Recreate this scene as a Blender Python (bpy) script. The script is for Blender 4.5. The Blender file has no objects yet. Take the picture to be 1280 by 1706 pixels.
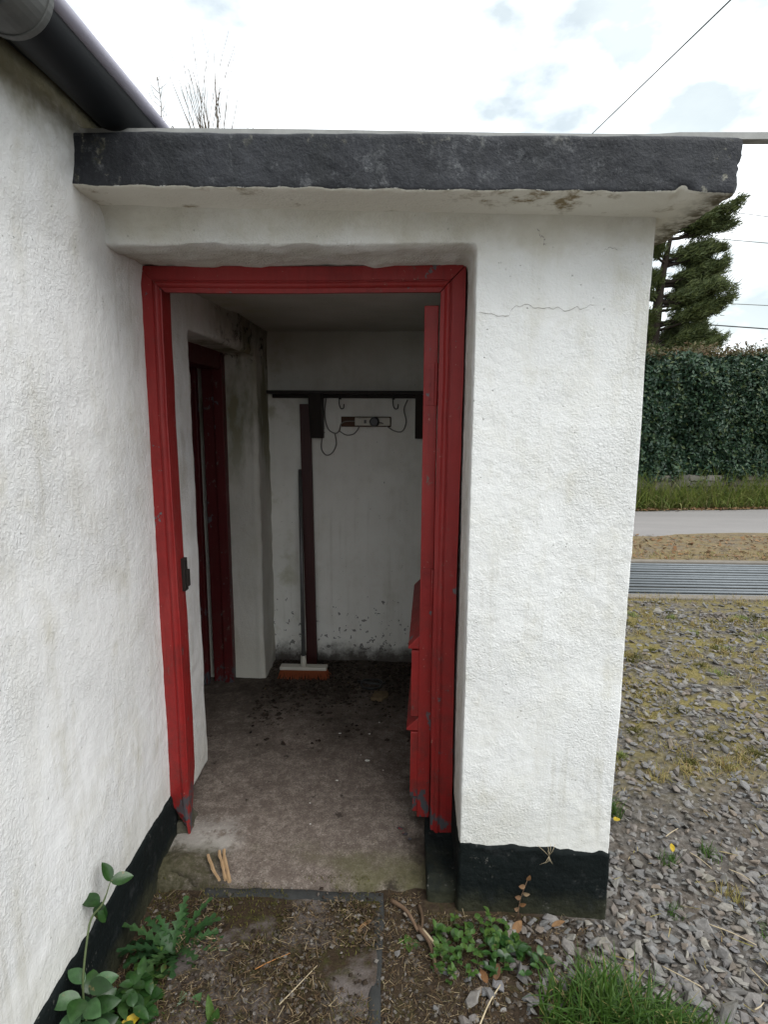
import bpy, math, random
import numpy as np
from mathutils import Vector, Matrix
from mathutils.bvhtree import BVHTree
S = bpy.context.scene
COL = S.collection
rnd = random.Random(7)
RG = np.random.default_rng(11)

# ------------------------------------------------------------------ camera
CAM_H = 1.57
cam_d = bpy.data.cameras.new('camera'); cam = bpy.data.objects.new('camera', cam_d); COL.objects.link(cam)
_r = Vector((0.99933861, 0.01087119, -0.03470087))
_d = Vector((0.03600475, -0.16202139, 0.98613018))
_n = Vector((-0.00509813, 0.98672736, 0.16230564))
right = Vector((_r[0], _d[0], -_n[0])); down = Vector((_r[1], _d[1], -_n[1])); fwd = Vector((_r[2], _d[2], -_n[2]))
M = Matrix.Identity(4)
for i in range(3):
    M[i][0] = right[i]; M[i][1] = -down[i]; M[i][2] = -fwd[i]
M[2][3] = CAM_H
cam.matrix_world = M
cam_d.sensor_fit = 'VERTICAL'; cam_d.sensor_height = 36; cam_d.lens = 986 / 1706 * 36
cam_d.clip_start = 0.02; cam_d.clip_end = 500
S.camera = cam

# ------------------------------------------------------------------ sky, sun, exposure
W = bpy.data.worlds.new('World'); S.world = W; W.use_nodes = True
nt = W.node_tree; nd = nt.nodes; lk = nt.links
nd.clear()
SUN_EL, SUN_AZ = math.radians(54), math.radians(131)   # azimuth clockwise from +Y
sky = nd.new('ShaderNodeTexSky'); sky.sky_type = 'NISHITA'; sky.sun_disc = False
sky.sun_elevation = SUN_EL; sky.sun_rotation = SUN_AZ; sky.air_density = 1.2; sky.dust_density = 2.0
tc = nd.new('ShaderNodeTexCoord'); mp = nd.new('ShaderNodeMapping'); mp.inputs['Scale'].default_value = (1, 1, 2.0)
lk.new(tc.outputs['Generated'], mp.inputs['Vector'])
n1 = nd.new('ShaderNodeTexNoise'); n1.inputs['Scale'].default_value = 3.2; n1.inputs['Detail'].default_value = 7; n1.inputs['Roughness'].default_value = .55; n1.inputs['Distortion'].default_value = .4
lk.new(mp.outputs[0], n1.inputs['Vector'])
rp = nd.new('ShaderNodeValToRGB'); rp.color_ramp.elements[0].position = .36; rp.color_ramp.elements[0].color = (.68, .68, .68, 1)
rp.color_ramp.elements[1].position = .56; rp.color_ramp.elements[1].color = (.97, .97, .97, 1)
lk.new(n1.outputs['Fac'], rp.inputs['Fac'])
n2 = nd.new('ShaderNodeTexNoise'); n2.inputs['Scale'].default_value = 5; n2.inputs['Detail'].default_value = 6
lk.new(mp.outputs[0], n2.inputs['Vector'])
rp2 = nd.new('ShaderNodeValToRGB'); rp2.color_ramp.elements[0].position = .42; rp2.color_ramp.elements[0].color = (5.6, 6.2, 6.3, 1)
rp2.color_ramp.elements[1].position = .66; rp2.color_ramp.elements[1].color = (15.6, 15.9, 16.3, 1)
lk.new(n2.outputs['Fac'], rp2.inputs['Fac'])
mx = nd.new('ShaderNodeMix'); mx.data_type = 'RGBA'
lk.new(rp.outputs['Color'], mx.inputs[0]); lk.new(sky.outputs['Color'], mx.inputs[6]); lk.new(rp2.outputs['Color'], mx.inputs[7])
bg = nd.new('ShaderNodeBackground'); bg.inputs['Strength'].default_value = .1
lk.new(mx.outputs[2], bg.inputs['Color'])
wo = nd.new('ShaderNodeOutputWorld'); lk.new(bg.outputs[0], wo.inputs['Surface'])

sd = bpy.data.lights.new('sun', 'SUN'); sd.energy = 1.3; sd.angle = math.radians(45); sd.color = (1, .98, .95)
sun = bpy.data.objects.new('sun', sd); COL.objects.link(sun)
tosun = Vector((math.sin(SUN_AZ) * math.cos(SUN_EL), math.cos(SUN_AZ) * math.cos(SUN_EL), math.sin(SUN_EL)))
sun.rotation_euler = (-tosun).to_track_quat('-Z', 'Y').to_euler()
sun.location = tosun * 60
S.view_settings.view_transform = 'Standard'; S.view_settings.look = 'None'
S.view_settings.exposure = 0.74; S.view_settings.gamma = 1.0; S.view_settings.use_curve_mapping = False
S.render.engine = 'CYCLES'
S.cycles.max_bounces = 10; S.cycles.diffuse_bounces = 8

# ------------------------------------------------------------------ numpy noise
def _h(i, j, k, s):
    n = (i * 374761393 + j * 668265263 + k * 2147483647 + s * 1274126177) & 0xffffffff
    n = ((n ^ (n >> 13)) * 1274126177) & 0xffffffff
    n = (n ^ (n >> 16)) & 0xffff
    return n / 32767.5 - 1.0
def vn(P, sc, s=0):
    Q = np.asarray(P, float) / sc + 1000.0
    I = np.floor(Q).astype(np.int64); F = Q - I; F = F * F * (3 - 2 * F)
    x, y, z = I[:, 0], I[:, 1], I[:, 2]; fx, fy, fz = F[:, 0], F[:, 1], F[:, 2]
    r = 0
    for a in (0, 1):
        for b in (0, 1):
            for c in (0, 1):
                w = (fx if a else 1 - fx) * (fy if b else 1 - fy) * (fz if c else 1 - fz)
                r = r + w * _h(x + a, y + b, z + c, s)
    return r
def fbm(P, sc, o=3, s=0):
    r = 0; a = 1.0
    for i in range(o):
        r = r + a * vn(P, sc / 2 ** i, s + i); a *= .5
    return r
def _h1(i, j, s):
    n = (i * 374761393 + j * 668265263 + s * 1274126177 + 12345) & 0xffffffff
    n = ((n ^ (n >> 13)) * 1274126177) & 0xffffffff
    return ((n ^ (n >> 16)) & 0xffff) / 32767.5 - 1.0
def vn1(x, y, sc, s=0):
    x = x / sc + 1000.0; y = y / sc + 1000.0; i = math.floor(x); j = math.floor(y); u = x - i; v = y - j; u = u * u * (3 - 2 * u); v = v * v * (3 - 2 * v)
    a = _h1(i, j, s); b = _h1(i + 1, j, s); c = _h1(i, j + 1, s); d = _h1(i + 1, j + 1, s)
    return (a + (b - a) * u) * (1 - v) + (c + (d - c) * u) * v

# ------------------------------------------------------------------ node material helper
class NM:
    def __init__(s, name):
        s.m = bpy.data.materials.new(name); s.m.use_nodes = True
        s.t = s.m.node_tree; s.n = s.t.nodes; s.l = s.t.links; s.n.clear()
        s.out = s.n.new('ShaderNodeOutputMaterial'); s.b = s.n.new('ShaderNodeBsdfPrincipled')
        s.l.new(s.b.outputs[0], s.out.inputs[0])
        s.g = s.n.new('ShaderNodeNewGeometry'); s.tc = s.n.new('ShaderNodeTexCoord'); s.oi = None
        s.pos = s.g.outputs['Position']; s.obj = s.tc.outputs['Object']
    def put(s, sock, v):
        if hasattr(v, 'is_output'): s.l.new(v, sock)
        elif isinstance(v, (tuple, list)):
            sock.default_value = tuple(v) + (1,) if len(v) == 3 and sock.type == 'RGBA' else tuple(v)
        else: sock.default_value = v
    def noise(s, sc, det=4, ro=.55, vec=None, dist=0, scale3=None):
        n = s.n.new('ShaderNodeTexNoise'); n.inputs['Scale'].default_value = sc; n.inputs['Detail'].default_value = det
        n.inputs['Roughness'].default_value = ro; n.inputs['Distortion'].default_value = dist
        v = vec or s.pos
        if scale3:
            m = s.n.new('ShaderNodeMapping'); m.inputs['Scale'].default_value = scale3; s.l.new(v, m.inputs['Vector']); v = m.outputs[0]
        s.l.new(v, n.inputs['Vector']); return n.outputs['Fac']
    def voro(s, sc, feat='F1', vec=None, out='Distance', rand=1.0):
        n = s.n.new('ShaderNodeTexVoronoi'); n.feature = feat; n.inputs['Scale'].default_value = sc; n.inputs['Randomness'].default_value = rand
        s.l.new(vec or s.pos, n.inputs['Vector']); return n.outputs[out]
    def ramp(s, f, st, interp='LINEAR'):
        r = s.n.new('ShaderNodeValToRGB'); cr = r.color_ramp; cr.interpolation = interp
        while len(cr.elements) < len(st): cr.elements.new(.5)
        for e, (p, c) in zip(cr.elements, st):
            e.position = p; e.color = (c, c, c, 1) if not isinstance(c, (tuple, list)) else tuple(c) + (1,)
        s.l.new(f, r.inputs['Fac']); return r.outputs['Color']
    def mix(s, f, a, b, mode='MIX'):
        m = s.n.new('ShaderNodeMix'); m.data_type = 'RGBA'; m.blend_type = mode
        s.put(m.inputs[0], f); s.put(m.inputs[6], a); s.put(m.inputs[7], b); return m.outputs[2]
    def math(s, op, a, b=0.0, c=None, clamp=False):
        m = s.n.new('ShaderNodeMath'); m.operation = op; m.use_clamp = clamp
        s.put(m.inputs[0], a); s.put(m.inputs[1], b)
        if c is not None: s.put(m.inputs[2], c)
        return m.outputs[0]
    def sep(s, v=None):
        x = s.n.new('ShaderNodeSeparateXYZ'); s.l.new(v or s.pos, x.inputs[0]); return x.outputs
    def mr(s, v, a, b, c=0.0, d=1.0):
        m = s.n.new('ShaderNodeMapRange'); m.interpolation_type = 'SMOOTHSTEP'
        s.put(m.inputs[0], v); m.inputs[1].default_value = a; m.inputs[2].default_value = b; m.inputs[3].default_value = c; m.inputs[4].default_value = d
        return m.outputs[0]
    def rand(s):
        if not s.oi: s.oi = s.n.new('ShaderNodeObjectInfo')
        return s.oi.outputs['Random']
    def island(s): return s.g.outputs['Random Per Island']
    def bump(s, h, st=.5, di=.01, nrm=None):
        b = s.n.new('ShaderNodeBump'); b.inputs['Strength'].default_value = st; b.inputs['Distance'].default_value = di
        s.l.new(h, b.inputs['Height'])
        if nrm: s.l.new(nrm, b.inputs['Normal'])
        s.l.new(b.outputs[0], s.b.inputs['Normal']); return b.outputs[0]
    def done(s, col=None, rough=.8, spec=.3, metal=0, **k):
        if col is not None: s.put(s.b.inputs['Base Color'], col)
        s.put(s.b.inputs['Roughness'], rough); s.put(s.b.inputs['Specular IOR Level'], spec); s.put(s.b.inputs['Metallic'], metal)
        for a, v in k.items(): s.put(s.b.inputs[a], v)
        return s.m
MT = {}

def plaster_mat(name, base, dirt, rough_sc=70, bump=.8, dist=.006, stain=None, brush=False, algae=.35):
    m = NM(name)
    big = m.noise(1.7, 5, .6); fine = m.noise(9, 5, .65)
    streak = m.noise(1.0, 5, .6, scale3=(9, 9, .7))
    c = m.mix(m.ramp(big, [(.38, 0.0), (.72, 1.0)]), base, tuple(x * .9 for x in base))
    c = m.mix(m.math('MULTIPLY', m.ramp(fine, [(.5, 0.0), (.75, 1.0)]), m.ramp(streak, [(.42, 0.0), (.7, 1.0)])), c, dirt)
    c = m.mix(m.math('MULTIPLY', m.ramp(streak, [(.5, 0.0), (.8, 1.0)]), algae), c, dirt)
    mo1 = m.noise(4.2, 6, .7, dist=.5); mo2 = m.noise(2.1, 4, .6, dist=.3)
    c = m.mix(m.math('MULTIPLY', m.ramp(mo1, [(.50, 0.0), (.66, 1.0)]), .30), c, dirt)
    c = m.mix(m.math('MULTIPLY', m.ramp(mo2, [(.52, 0.0), (.62, 1.0)]), .5), c, tuple(min(.86, x * 1.06) for x in base))
    # tiny dark pits
    v = m.voro(60); w = m.noise(23, 3)
    pit = m.math('MULTIPLY', m.ramp(v, [(.10, 1.0), (.17, 0.0)]), m.ramp(w, [(.56, 0.0), (.66, 1.0)]))
    c = m.mix(m.math('MULTIPLY', pit, .55), c, (.22, .21, .19))
    dr = m.math('MULTIPLY', m.ramp(m.noise(1.0, 5, .65, scale3=(26, 26, 1.1)), [(.56, 0.0), (.72, 1.0)]), m.ramp(m.noise(2.4, 4, .6), [(.42, 0.0), (.6, .45)]))
    c = m.mix(dr, c, tuple(x * .82 for x in dirt))
    if stain: c = stain(m, c)
    h1 = m.noise(rough_sc, 4, .6, dist=.6)
    h2 = m.noise(rough_sc * .3, 4, .6, scale3=((1, 1, .4) if brush else (1, 1, 1)))
    h = m.math('ADD', m.math('MULTIPLY', h1, .8), m.math('MULTIPLY', h2, .7))
    h = m.math('MULTIPLY', h, m.ramp(m.noise(3.3, 4, .6), [(.36, .30), (.62, 1.0)]))
    h = m.math('SUBTRACT', h, m.math('MULTIPLY', pit, .25))
    m.bump(h, bump, dist)
    return m.done(c, .9, .15)

def st_house(m, c):
    x, y, z = m.sep()
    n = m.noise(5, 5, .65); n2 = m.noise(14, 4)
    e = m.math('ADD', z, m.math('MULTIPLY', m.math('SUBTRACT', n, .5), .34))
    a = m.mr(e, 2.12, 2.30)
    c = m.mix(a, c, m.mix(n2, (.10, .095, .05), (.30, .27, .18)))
    b = m.mr(m.math('ADD', z, m.math('MULTIPLY', m.math('SUBTRACT', n2, .5), .3)), .42, .2)
    c = m.mix(m.math('MULTIPLY', b, .35), c, (.48, .46, .38))
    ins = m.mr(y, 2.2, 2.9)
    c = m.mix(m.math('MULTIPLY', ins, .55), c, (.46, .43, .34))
    k = m.math('MULTIPLY', m.ramp(m.noise(4, 5, .65, scale3=(1, 1, .35)), [(.48, 0.0), (.62, 1.0)]), m.math('MULTIPLY', ins, m.mr(z, .8, 1.6)))
    c = m.mix(m.math('MULTIPLY', k, .75), c, (.16, .15, .055))
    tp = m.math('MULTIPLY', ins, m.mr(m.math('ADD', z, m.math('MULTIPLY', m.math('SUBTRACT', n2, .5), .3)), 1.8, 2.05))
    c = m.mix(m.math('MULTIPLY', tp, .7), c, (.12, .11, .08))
    mo = m.math('MULTIPLY', m.ramp(m.noise(13, 6, .75, dist=1.2), [(.55, 0.0), (.60, 1.0)]), m.math('MULTIPLY', m.mr(y, 2.3, 3.0), m.mr(z, 1.78, 1.9)))
    return m.mix(m.math('MULTIPLY', mo, .85), c, (.02, .018, .014))
def st_front(m, c):
    x, y, z = m.sep()
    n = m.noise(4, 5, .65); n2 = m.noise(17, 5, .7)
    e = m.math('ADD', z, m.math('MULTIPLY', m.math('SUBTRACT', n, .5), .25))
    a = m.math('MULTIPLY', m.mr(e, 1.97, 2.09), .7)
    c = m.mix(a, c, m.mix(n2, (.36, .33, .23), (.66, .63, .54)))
    # reveal faces mixed towards a blotchy grey-buff
    rv = m.math('MULTIPLY', m.mr(y, 1.70, 1.76), m.ramp(n2, [(.3, .25), (.65, .8)]))
    c = m.mix(rv, c, (.48, .46, .40))
    b = m.mr(m.math('ADD', z, m.math('MULTIPLY', m.math('SUBTRACT', n2, .5), .4)), .5, .2)
    return m.mix(m.math('MULTIPLY', b, .3), c, (.50, .48, .40))
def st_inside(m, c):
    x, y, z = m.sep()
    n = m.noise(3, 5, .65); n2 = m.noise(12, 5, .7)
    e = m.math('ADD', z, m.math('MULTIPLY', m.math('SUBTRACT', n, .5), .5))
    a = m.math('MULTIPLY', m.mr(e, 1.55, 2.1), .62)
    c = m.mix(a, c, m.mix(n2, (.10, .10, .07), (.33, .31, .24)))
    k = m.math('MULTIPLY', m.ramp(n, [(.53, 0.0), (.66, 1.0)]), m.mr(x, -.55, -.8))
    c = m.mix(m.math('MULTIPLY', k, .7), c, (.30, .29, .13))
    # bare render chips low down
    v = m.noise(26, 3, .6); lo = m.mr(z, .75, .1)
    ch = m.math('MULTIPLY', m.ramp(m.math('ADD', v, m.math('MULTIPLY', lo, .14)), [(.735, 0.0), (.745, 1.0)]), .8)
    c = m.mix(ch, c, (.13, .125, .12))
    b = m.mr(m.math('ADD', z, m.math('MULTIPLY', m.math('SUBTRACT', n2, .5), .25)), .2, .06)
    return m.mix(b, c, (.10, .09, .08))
MT['plaster_house'] = plaster_mat('plaster_house', (.82, .82, .81), (.57, .545, .46), 135, .9, .0075, st_house, brush=True, algae=.42)
MT['plaster_front'] = plaster_mat('plaster_front', (.815, .82, .805), (.62, .60, .51), 150, .9, .0075, st_front, algae=.22)
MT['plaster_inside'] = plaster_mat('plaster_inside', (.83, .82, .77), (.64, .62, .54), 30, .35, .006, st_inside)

def black_paint():
    m = NM('black_masonry_paint')
    n = m.noise(6, 5, .65); n2 = m.noise(40, 4, .65); n3 = m.noise(13, 5, .7)
    x, y, z = m.sep()
    c = m.mix(n, (.0035, .006, .006), (.007, .010, .010))
    c = m.mix(m.math('MULTIPLY', m.ramp(n3, [(.58, 0.0), (.74, 1.0)]), .45), c, (.05, .052, .054))
    low = m.mr(m.math('ADD', z, m.math('MULTIPLY', m.math('SUBTRACT', n3, .5), .16)), .10, -.02)
    c = m.mix(m.math('MULTIPLY', low, .6), c, (.06, .06, .035))
    sc = m.math('MULTIPLY', m.ramp(m.noise(60, 4, .75), [(.6, 0.0), (.68, 1.0)]), m.ramp(m.noise(6, 5, .7), [(.5, 0.0), (.62, .8)]))
    c = m.mix(sc, c, (.16, .155, .14))
    m.bump(m.math('ADD', m.noise(45, 4, .6), m.math('MULTIPLY', m.noise(14, 3), 1.2)), .7, .009)
    return m.done(c, .8, .15)
MT['black'] = black_paint()

def slab_mat():
    m = NM('painted_concrete_slab')
    x, y, z = m.sep()
    n = m.noise(7, 5, .65); n2 = m.noise(28, 5, .7); n3 = m.noise(3.0, 5, .7)
    nx, ny, nz = m.sep(m.g.outputs['Normal'])
    blk = m.mix(m.ramp(n, [(.35, 0.0), (.65, 1.0)]), (.009, .010, .013), (.032, .034, .040))
    blk = m.mix(m.math('MULTIPLY', m.ramp(m.noise(11, 6, .8), [(.56, 0.0), (.66, 1.0)]), m.ramp(m.noise(75, 3, .7), [(.42, .1), (.58, .9)])), blk, (.14, .145, .15))
    blk = m.mix(m.math('MULTIPLY', m.ramp(m.noise(60, 4, .75), [(.54, 0.0), (.68, 1.0)]), .35), blk, (.085, .09, .10))
    blk = m.mix(m.math('MULTIPLY', m.ramp(n2, [(.55, 0.0), (.75, 1.0)]), m.ramp(n3, [(.52, 0.0), (.62, .8)])), blk, (.20, .21, .22))
    stre = m.noise(1.0, 5, .6, scale3=(16, 4, 1.5))
    blk = m.mix(m.ramp(stre, [(.35, .6), (.55, 0.0)]), blk, (.018, .02, .022))
    # lichen blotches: left end, right end and along the top
    le = m.math('MAXIMUM', m.mr(x, -.62, -.76), m.mr(m.math('ADD', x, m.math('MULTIPLY', m.math('SUBTRACT', z, 2.15), -.6)), .66, .76))
    tp = m.mr(z, 2.175, 2.215)
    li = m.math('MULTIPLY', m.math('MAXIMUM', le, m.math('MULTIPLY', tp, .45)), m.ramp(n2, [(.57, 0.0), (.64, .8)]))
    blk = m.mix(li, blk, m.mix(m.ramp(m.noise(55, 3), [(.45, 0.0), (.62, 1.0)]), (.05, .048, .03), (.30, .29, .23)))
    wht = m.mix(n3, (.76, .74, .67), (.62, .59, .50))
    wht = m.mix(m.math('MULTIPLY', m.ramp(n, [(.55, 0.0), (.68, 1.0)]), m.ramp(n2, [(.42, 0.0), (.6, 1.0)])), wht, (.22, .17, .09))
    ed = m.math('MULTIPLY', m.mr(m.math('ADD', x, m.math('MULTIPLY', n, .07)), .70, .78), m.ramp(n2, [(.4, .4), (.55, 1.0)]))
    wht = m.mix(ed, wht, (.10, .085, .05))
    # black on the vertical front/end faces and on top; white soffit; ragged border
    e = m.math('ADD', nz, m.math('MULTIPLY', m.math('SUBTRACT', n2, .5), .5))
    isb = m.mr(e, -.62, -.56)
    edge = m.math('MULTIPLY', m.ramp(n2, [(.56, 0.0), (.60, 1.0)]), m.math('MULTIPLY', m.mr(e, -.35, -.5), m.mr(e, -.64, -.58)))
    c = m.mix(isb, wht, blk)
    c = m.mix(edge, c, (.72, .71, .67))
    h = m.math('ADD', m.math('MULTIPLY', m.noise(42, 6, .7), 1.0), m.math('MULTIPLY', m.noise(110, 3), .5))
    m.bump(h, .7, .006)
    return m.done(c, m.mix(isb, (.9, .9, .9), (.6, .6, .6)), .3)
MT['slab'] = slab_mat()

def red_paint(name='red_gloss_paint', base=(.25, .014, .0135), low=True, wear=.5):
    m = NM(name)
    x, y, z = m.sep()
    n = m.noise(4, 4); gr = m.noise(1.0, 5, .65, scale3=(60, 60, 2.5)); n2 = m.noise(22, 5, .7); n3 = m.noise(9, 5, .7)
    c = m.mix(n, tuple(v * .85 for v in base), tuple(min(1, v * 1.2) for v in base))
    c = m.mix(m.math('MULTIPLY', m.ramp(gr, [(.5, 0.0), (.7, 1.0)]), .35), c, tuple(v * .55 for v in base))
    ch = m.ramp(n3, [(.665 - .03 * wear, 0.0), (.675 - .03 * wear, 1.0)])
    c = m.mix(m.math('MULTIPLY', m.ramp(m.noise(3, 6, .75), [(.45, 0.0), (.7, 1.0)]), .5), c, tuple(v * .45 for v in base))
    c = m.mix(ch, c, (.10, .105, .115))
    c = m.mix(m.math('MULTIPLY', m.ramp(m.noise(6, 5, .7, scale3=(2, 2, .5)), [(.5, 0.0), (.7, 1.0)]), .35), c, (base[0] * 1.25, base[1] * 3.2, base[2] * 3.0))
    pk = m.ramp(m.noise(70, 3, .6), [(.70, 0.0), (.73, 1.0)])
    c = m.mix(m.math('MULTIPLY', pk, .7), c, (.40, .22, .18))
    if low:
        lw = m.mr(m.math('ADD', z, m.math('MULTIPLY', m.math('SUBTRACT', n3, .5), 1.0)), .18, .12)
        c = m.mix(m.math('MULTIPLY', lw, m.ramp(m.noise(30, 4, .6, scale3=(1, 1, .4)), [(.47, 0.0), (.5, 1.0)])), c, (.055, .062, .07))
    ch2 = m.math('MULTIPLY', m.ramp(m.noise(34, 5, .75, scale3=(1, 1, .6)), [(.60, 0.0), (.615, 1.0)]), m.ramp(m.noise(5.5, 4, .6), [(.52, 0.0), (.60, 1.0)]))
    c = m.mix(m.math('MULTIPLY', ch2, wear), c, m.mix(n2, (.06, .062, .068), (.20, .16, .13)))
    gm = m.math('MULTIPLY', m.ramp(m.noise(11, 6, .8), [(.46, 0.0), (.66, 1.0)]), m.mr(z, 1.3, .1, .15, .6))
    c = m.mix(gm, c, (.07, .022, .018))
    ch = m.math('MAXIMUM', ch, ch2)
    h = m.math('ADD', m.math('MULTIPLY', gr, .5), m.math('MULTIPLY', m.math('SUBTRACT', 1.0, ch), .6))
    m.bump(h, .35, .003)
    return m.done(c, m.math('ADD', .38, m.math('MULTIPLY', n2, .25)), .4)
MT['red'] = red_paint()
MT['red_door'] = red_paint('red_door_paint', (.27, .016, .0145), True, .8)
MT['red_old'] = red_paint('old_red_paint', (.085, .006, .007), True, 1.0)

def simple(name, a, b, sc=20, rough=.7, spec=.3, metal=0, bump=.3, dist=.002, scale3=None, det=4):
    m = NM(name); n = m.noise(sc, det, .65, scale3=scale3)
    m.bump(n, bump, dist)
    return m.done(m.mix(n, a, b), rough, spec, metal)
MT['darkwood'] = simple('dark_stained_wood', (.010, .008, .007), (.028, .020, .016), 1, .6, .3, 0, .4, .002, (60, 60, 4))
MT['plank'] = simple('maroon_painted_plank', (.030, .007, .007), (.065, .016, .014), 1, .5, .35, 0, .4, .002, (60, 60, 4))
MT['greymetal'] = simple('dull_grey_tube', (.10, .10, .10), (.17, .17, .165), 30, .45, .5, .4)
MT['cream'] = simple('cream_plastic', (.50, .47, .40), (.60, .57, .50), 12, .45, .4, 0, .1)
MT['blackplastic'] = simple('black_plastic', (.008, .008, .009), (.02, .02, .021), 15, .4, .45, 0, .15)
MT['iron'] = simple('dark_iron', (.012, .012, .012), (.04, .03, .025), 40, .55, .4, .3)
MT['cable'] = simple('grey_cable', (.16, .15, .14), (.24, .23, .21), 20, .55, .35, 0, .1)
MT['bristle'] = simple('orange_bristle', (.20, .05, .018), (.36, .10, .04), 60, .7, .2)
MT['board'] = simple('brown_board', (.06, .030, .016), (.11, .06, .035), 1, .7, .25, 0, .3, .002, (8, 60, 60))
MT['stick'] = simple('pale_split_stick', (.30, .19, .10), (.46, .32, .19), 40, .85, .15)
MT['bark'] = simple('bark', (.045, .030, .020), (.16, .11, .07), 30, .95, .1, 0, .8, .006)
MT['treebark'] = simple('tree_bark', (.018, .014, .011), (.05, .04, .032), 12, .95, .1, 0, .6, .01)
MT['rubble'] = simple('mossy_rubble', (.025, .022, .014), (.14, .13, .10), 30, .95, .1, 0, .8, .008)
MT['twig'] = simple('brown_twig', (.09, .055, .035), (.22, .15, .10), 40, .9, .1)
MT['straw'] = simple('pale_straw', (.36, .29, .18), (.56, .47, .33), 40, .9, .1)
MT['drygrass'] = simple('dry_grass_stalk', (.10, .08, .06), (.20, .17, .13), 40, .9, .1)
MT['wire'] = simple('black_wire', (.02, .02, .022), (.04, .04, .04), 10, .5, .3)
MT['greywire'] = simple('grey_wire', (.12, .12, .12), (.18, .18, .18), 10, .5, .3)
MT['chipwhite'] = simple('white_flake', (.55, .54, .50), (.75, .74, .70), 30, .8, .2)
MT['dark'] = simple('room_painted_darkness', (.03, .028, .026), (.05, .045, .04), 5, .9, .1)  # near-black walls put the unlit room's darkness into the colour
MT['fascia'] = simple('fascia_black_paint', (.012, .015, .018), (.035, .038, .042), 9, .5, .4, 0, .3)
MT['slate'] = simple('roof_slate', (.06, .06, .07), (.12, .12, .13), 14, .6, .35)
MT['trim'] = simple('weathered_trim', (.22, .22, .21), (.46, .46, .44), 25, .6, .3)

def gutter_mat():
    m = NM('gutter_plastic'); n = m.noise(8, 5, .65)
    c = m.mix(m.noise(3, 6, .7, scale3=(1, .3, 1)), (.003, .004, .005), (.016, .018, .021))
    return m.done(c, m.math('ADD', .42, m.math('MULTIPLY', n, .2)), .25)
MT['gutter'] = gutter_mat()
MT['lip'] = simple('gutter_lip_sky_sheen', (.30, .285, .35), (.38, .365, .43), 10, .45, .4, 0, .1)  # pale lilac base colour paints in the sky sheen along the gutter edge
MT['union'] = simple('grey_union_plastic', (.05, .055, .055), (.16, .16, .15), 14, .5, .4, 0, .3)

def concrete_mat():
    m = NM('dirty_concrete_floor')
    x, y, z = m.sep()
    n = m.noise(2.6, 6, .65); n2 = m.noise(9, 6, .7); n3 = m.noise(55, 4, .7); sp = m.noise(190, 3, .7)
    c = m.mix(m.ramp(n3, [(.3, 0.0), (.7, 1.0)]), (.13, .105, .088), (.31, .265, .23))
    c = m.mix(m.ramp(m.noise(17, 5, .75), [(.42, .75), (.58, 0.0)]), c, (.11, .086, .072))
    c = m.mix(m.ramp(sp, [(.36, .8), (.56, 0.0)]), c, (.09, .072, .06))
    c = m.mix(m.ramp(m.noise(140, 2, .6), [(.64, 0.0), (.70, .6)]), c, (.36, .33, .29))
    # soil spread over the inner half
    so = m.mr(m.math('ADD', y, m.math('MULTIPLY', m.math('SUBTRACT', n, .5), 1.9)), 2.3, 3.1)
    so = m.math('MAXIMUM', so, m.mr(m.math('ADD', x, m.math('MULTIPLY', m.math('SUBTRACT', n2, .5), .5)), -.02, .1))
    soil = m.mix(n3, (.018, .014, .011), (.085, .068, .055))
    c = m.mix(m.math('MULTIPLY', so, m.ramp(n2, [(.36, .5), (.6, 1.0)])), c, soil)
    c = m.mix(m.ramp(n2, [(.62, 0.0), (.68, .75)]), c, (.022, .016, .014))
    # moss and pale bloom near the front edge
    fr = m.mr(m.math('ADD', y, m.math('MULTIPLY', m.math('SUBTRACT', n2, .5), .35)), 1.93, 1.78)
    c = m.mix(m.math('MULTIPLY', fr, m.ramp(n, [(.44, 0.0), (.56, .75)])), c, m.mix(n3, (.055, .055, .022), (.14, .13, .07)))
    lf = m.math('MULTIPLY', m.mr(m.math('ADD', x, m.math('MULTIPLY', n2, .1)), -.53, -.62), m.mr(y, 1.93, 1.86))
    c = m.mix(m.math('MULTIPLY', lf, m.ramp(n3, [(.35, 1.0), (.7, .45)])), c, m.mix(n2, (.030, .030, .014), (.075, .068, .04)))
    pl = m.math('MULTIPLY', m.math('MULTIPLY', m.mr(m.math('ADD', x, m.math('MULTIPLY', n, .2)), -.46, -.56), m.mr(m.math('ADD', y, m.math('MULTIPLY', n2, .3)), 2.19, 2.07)), m.mr(m.math('ADD', y, m.math('MULTIPLY', n2, .15)), 1.9, 1.98))
    c = m.mix(m.math('MULTIPLY', pl, m.ramp(n2, [(.4, 0.0), (.5, .6)])), c, (.40, .38, .35))
    h = m.math('ADD', m.math('MULTIPLY', n3, .7), m.math('ADD', m.math('MULTIPLY', sp, .4), n2))
    m.bump(h, .7, .007)
    return m.done(c, .9, .15)
MT['concrete'] = concrete_mat()

def step_mat():
    m = NM('mossy_doorstep'); x, y, z = m.sep()
    n = m.noise(5, 6, .65); n2 = m.noise(24, 5, .7); n3 = m.noise(110, 3, .7)
    c = m.mix(n2, (.075, .064, .058), (.18, .155, .145))
    d = m.math('MULTIPLY', m.ramp(n, [(.47, 1.0), (.60, 0.0)]), 1.0)
    c = m.mix(d, c, m.mix(n3, (.016, .011, .007), (.065, .045, .028)))
    c = m.mix(m.math('MULTIPLY', m.ramp(n2, [(.5, 0.0), (.62, .7)]), d), c, (.045, .045, .014))
    m.bump(m.math('ADD', m.math('MULTIPLY', n2, 1.0), m.math('MULTIPLY', n3, .6)), .8, .009)
    return m.done(c, .92, .12)
MT['step'] = step_mat()
MT['stepedge'] = simple('step_dark_border', (.018, .02, .02), (.055, .055, .053), 30, .8, .2, 0, .6, .004)

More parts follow.
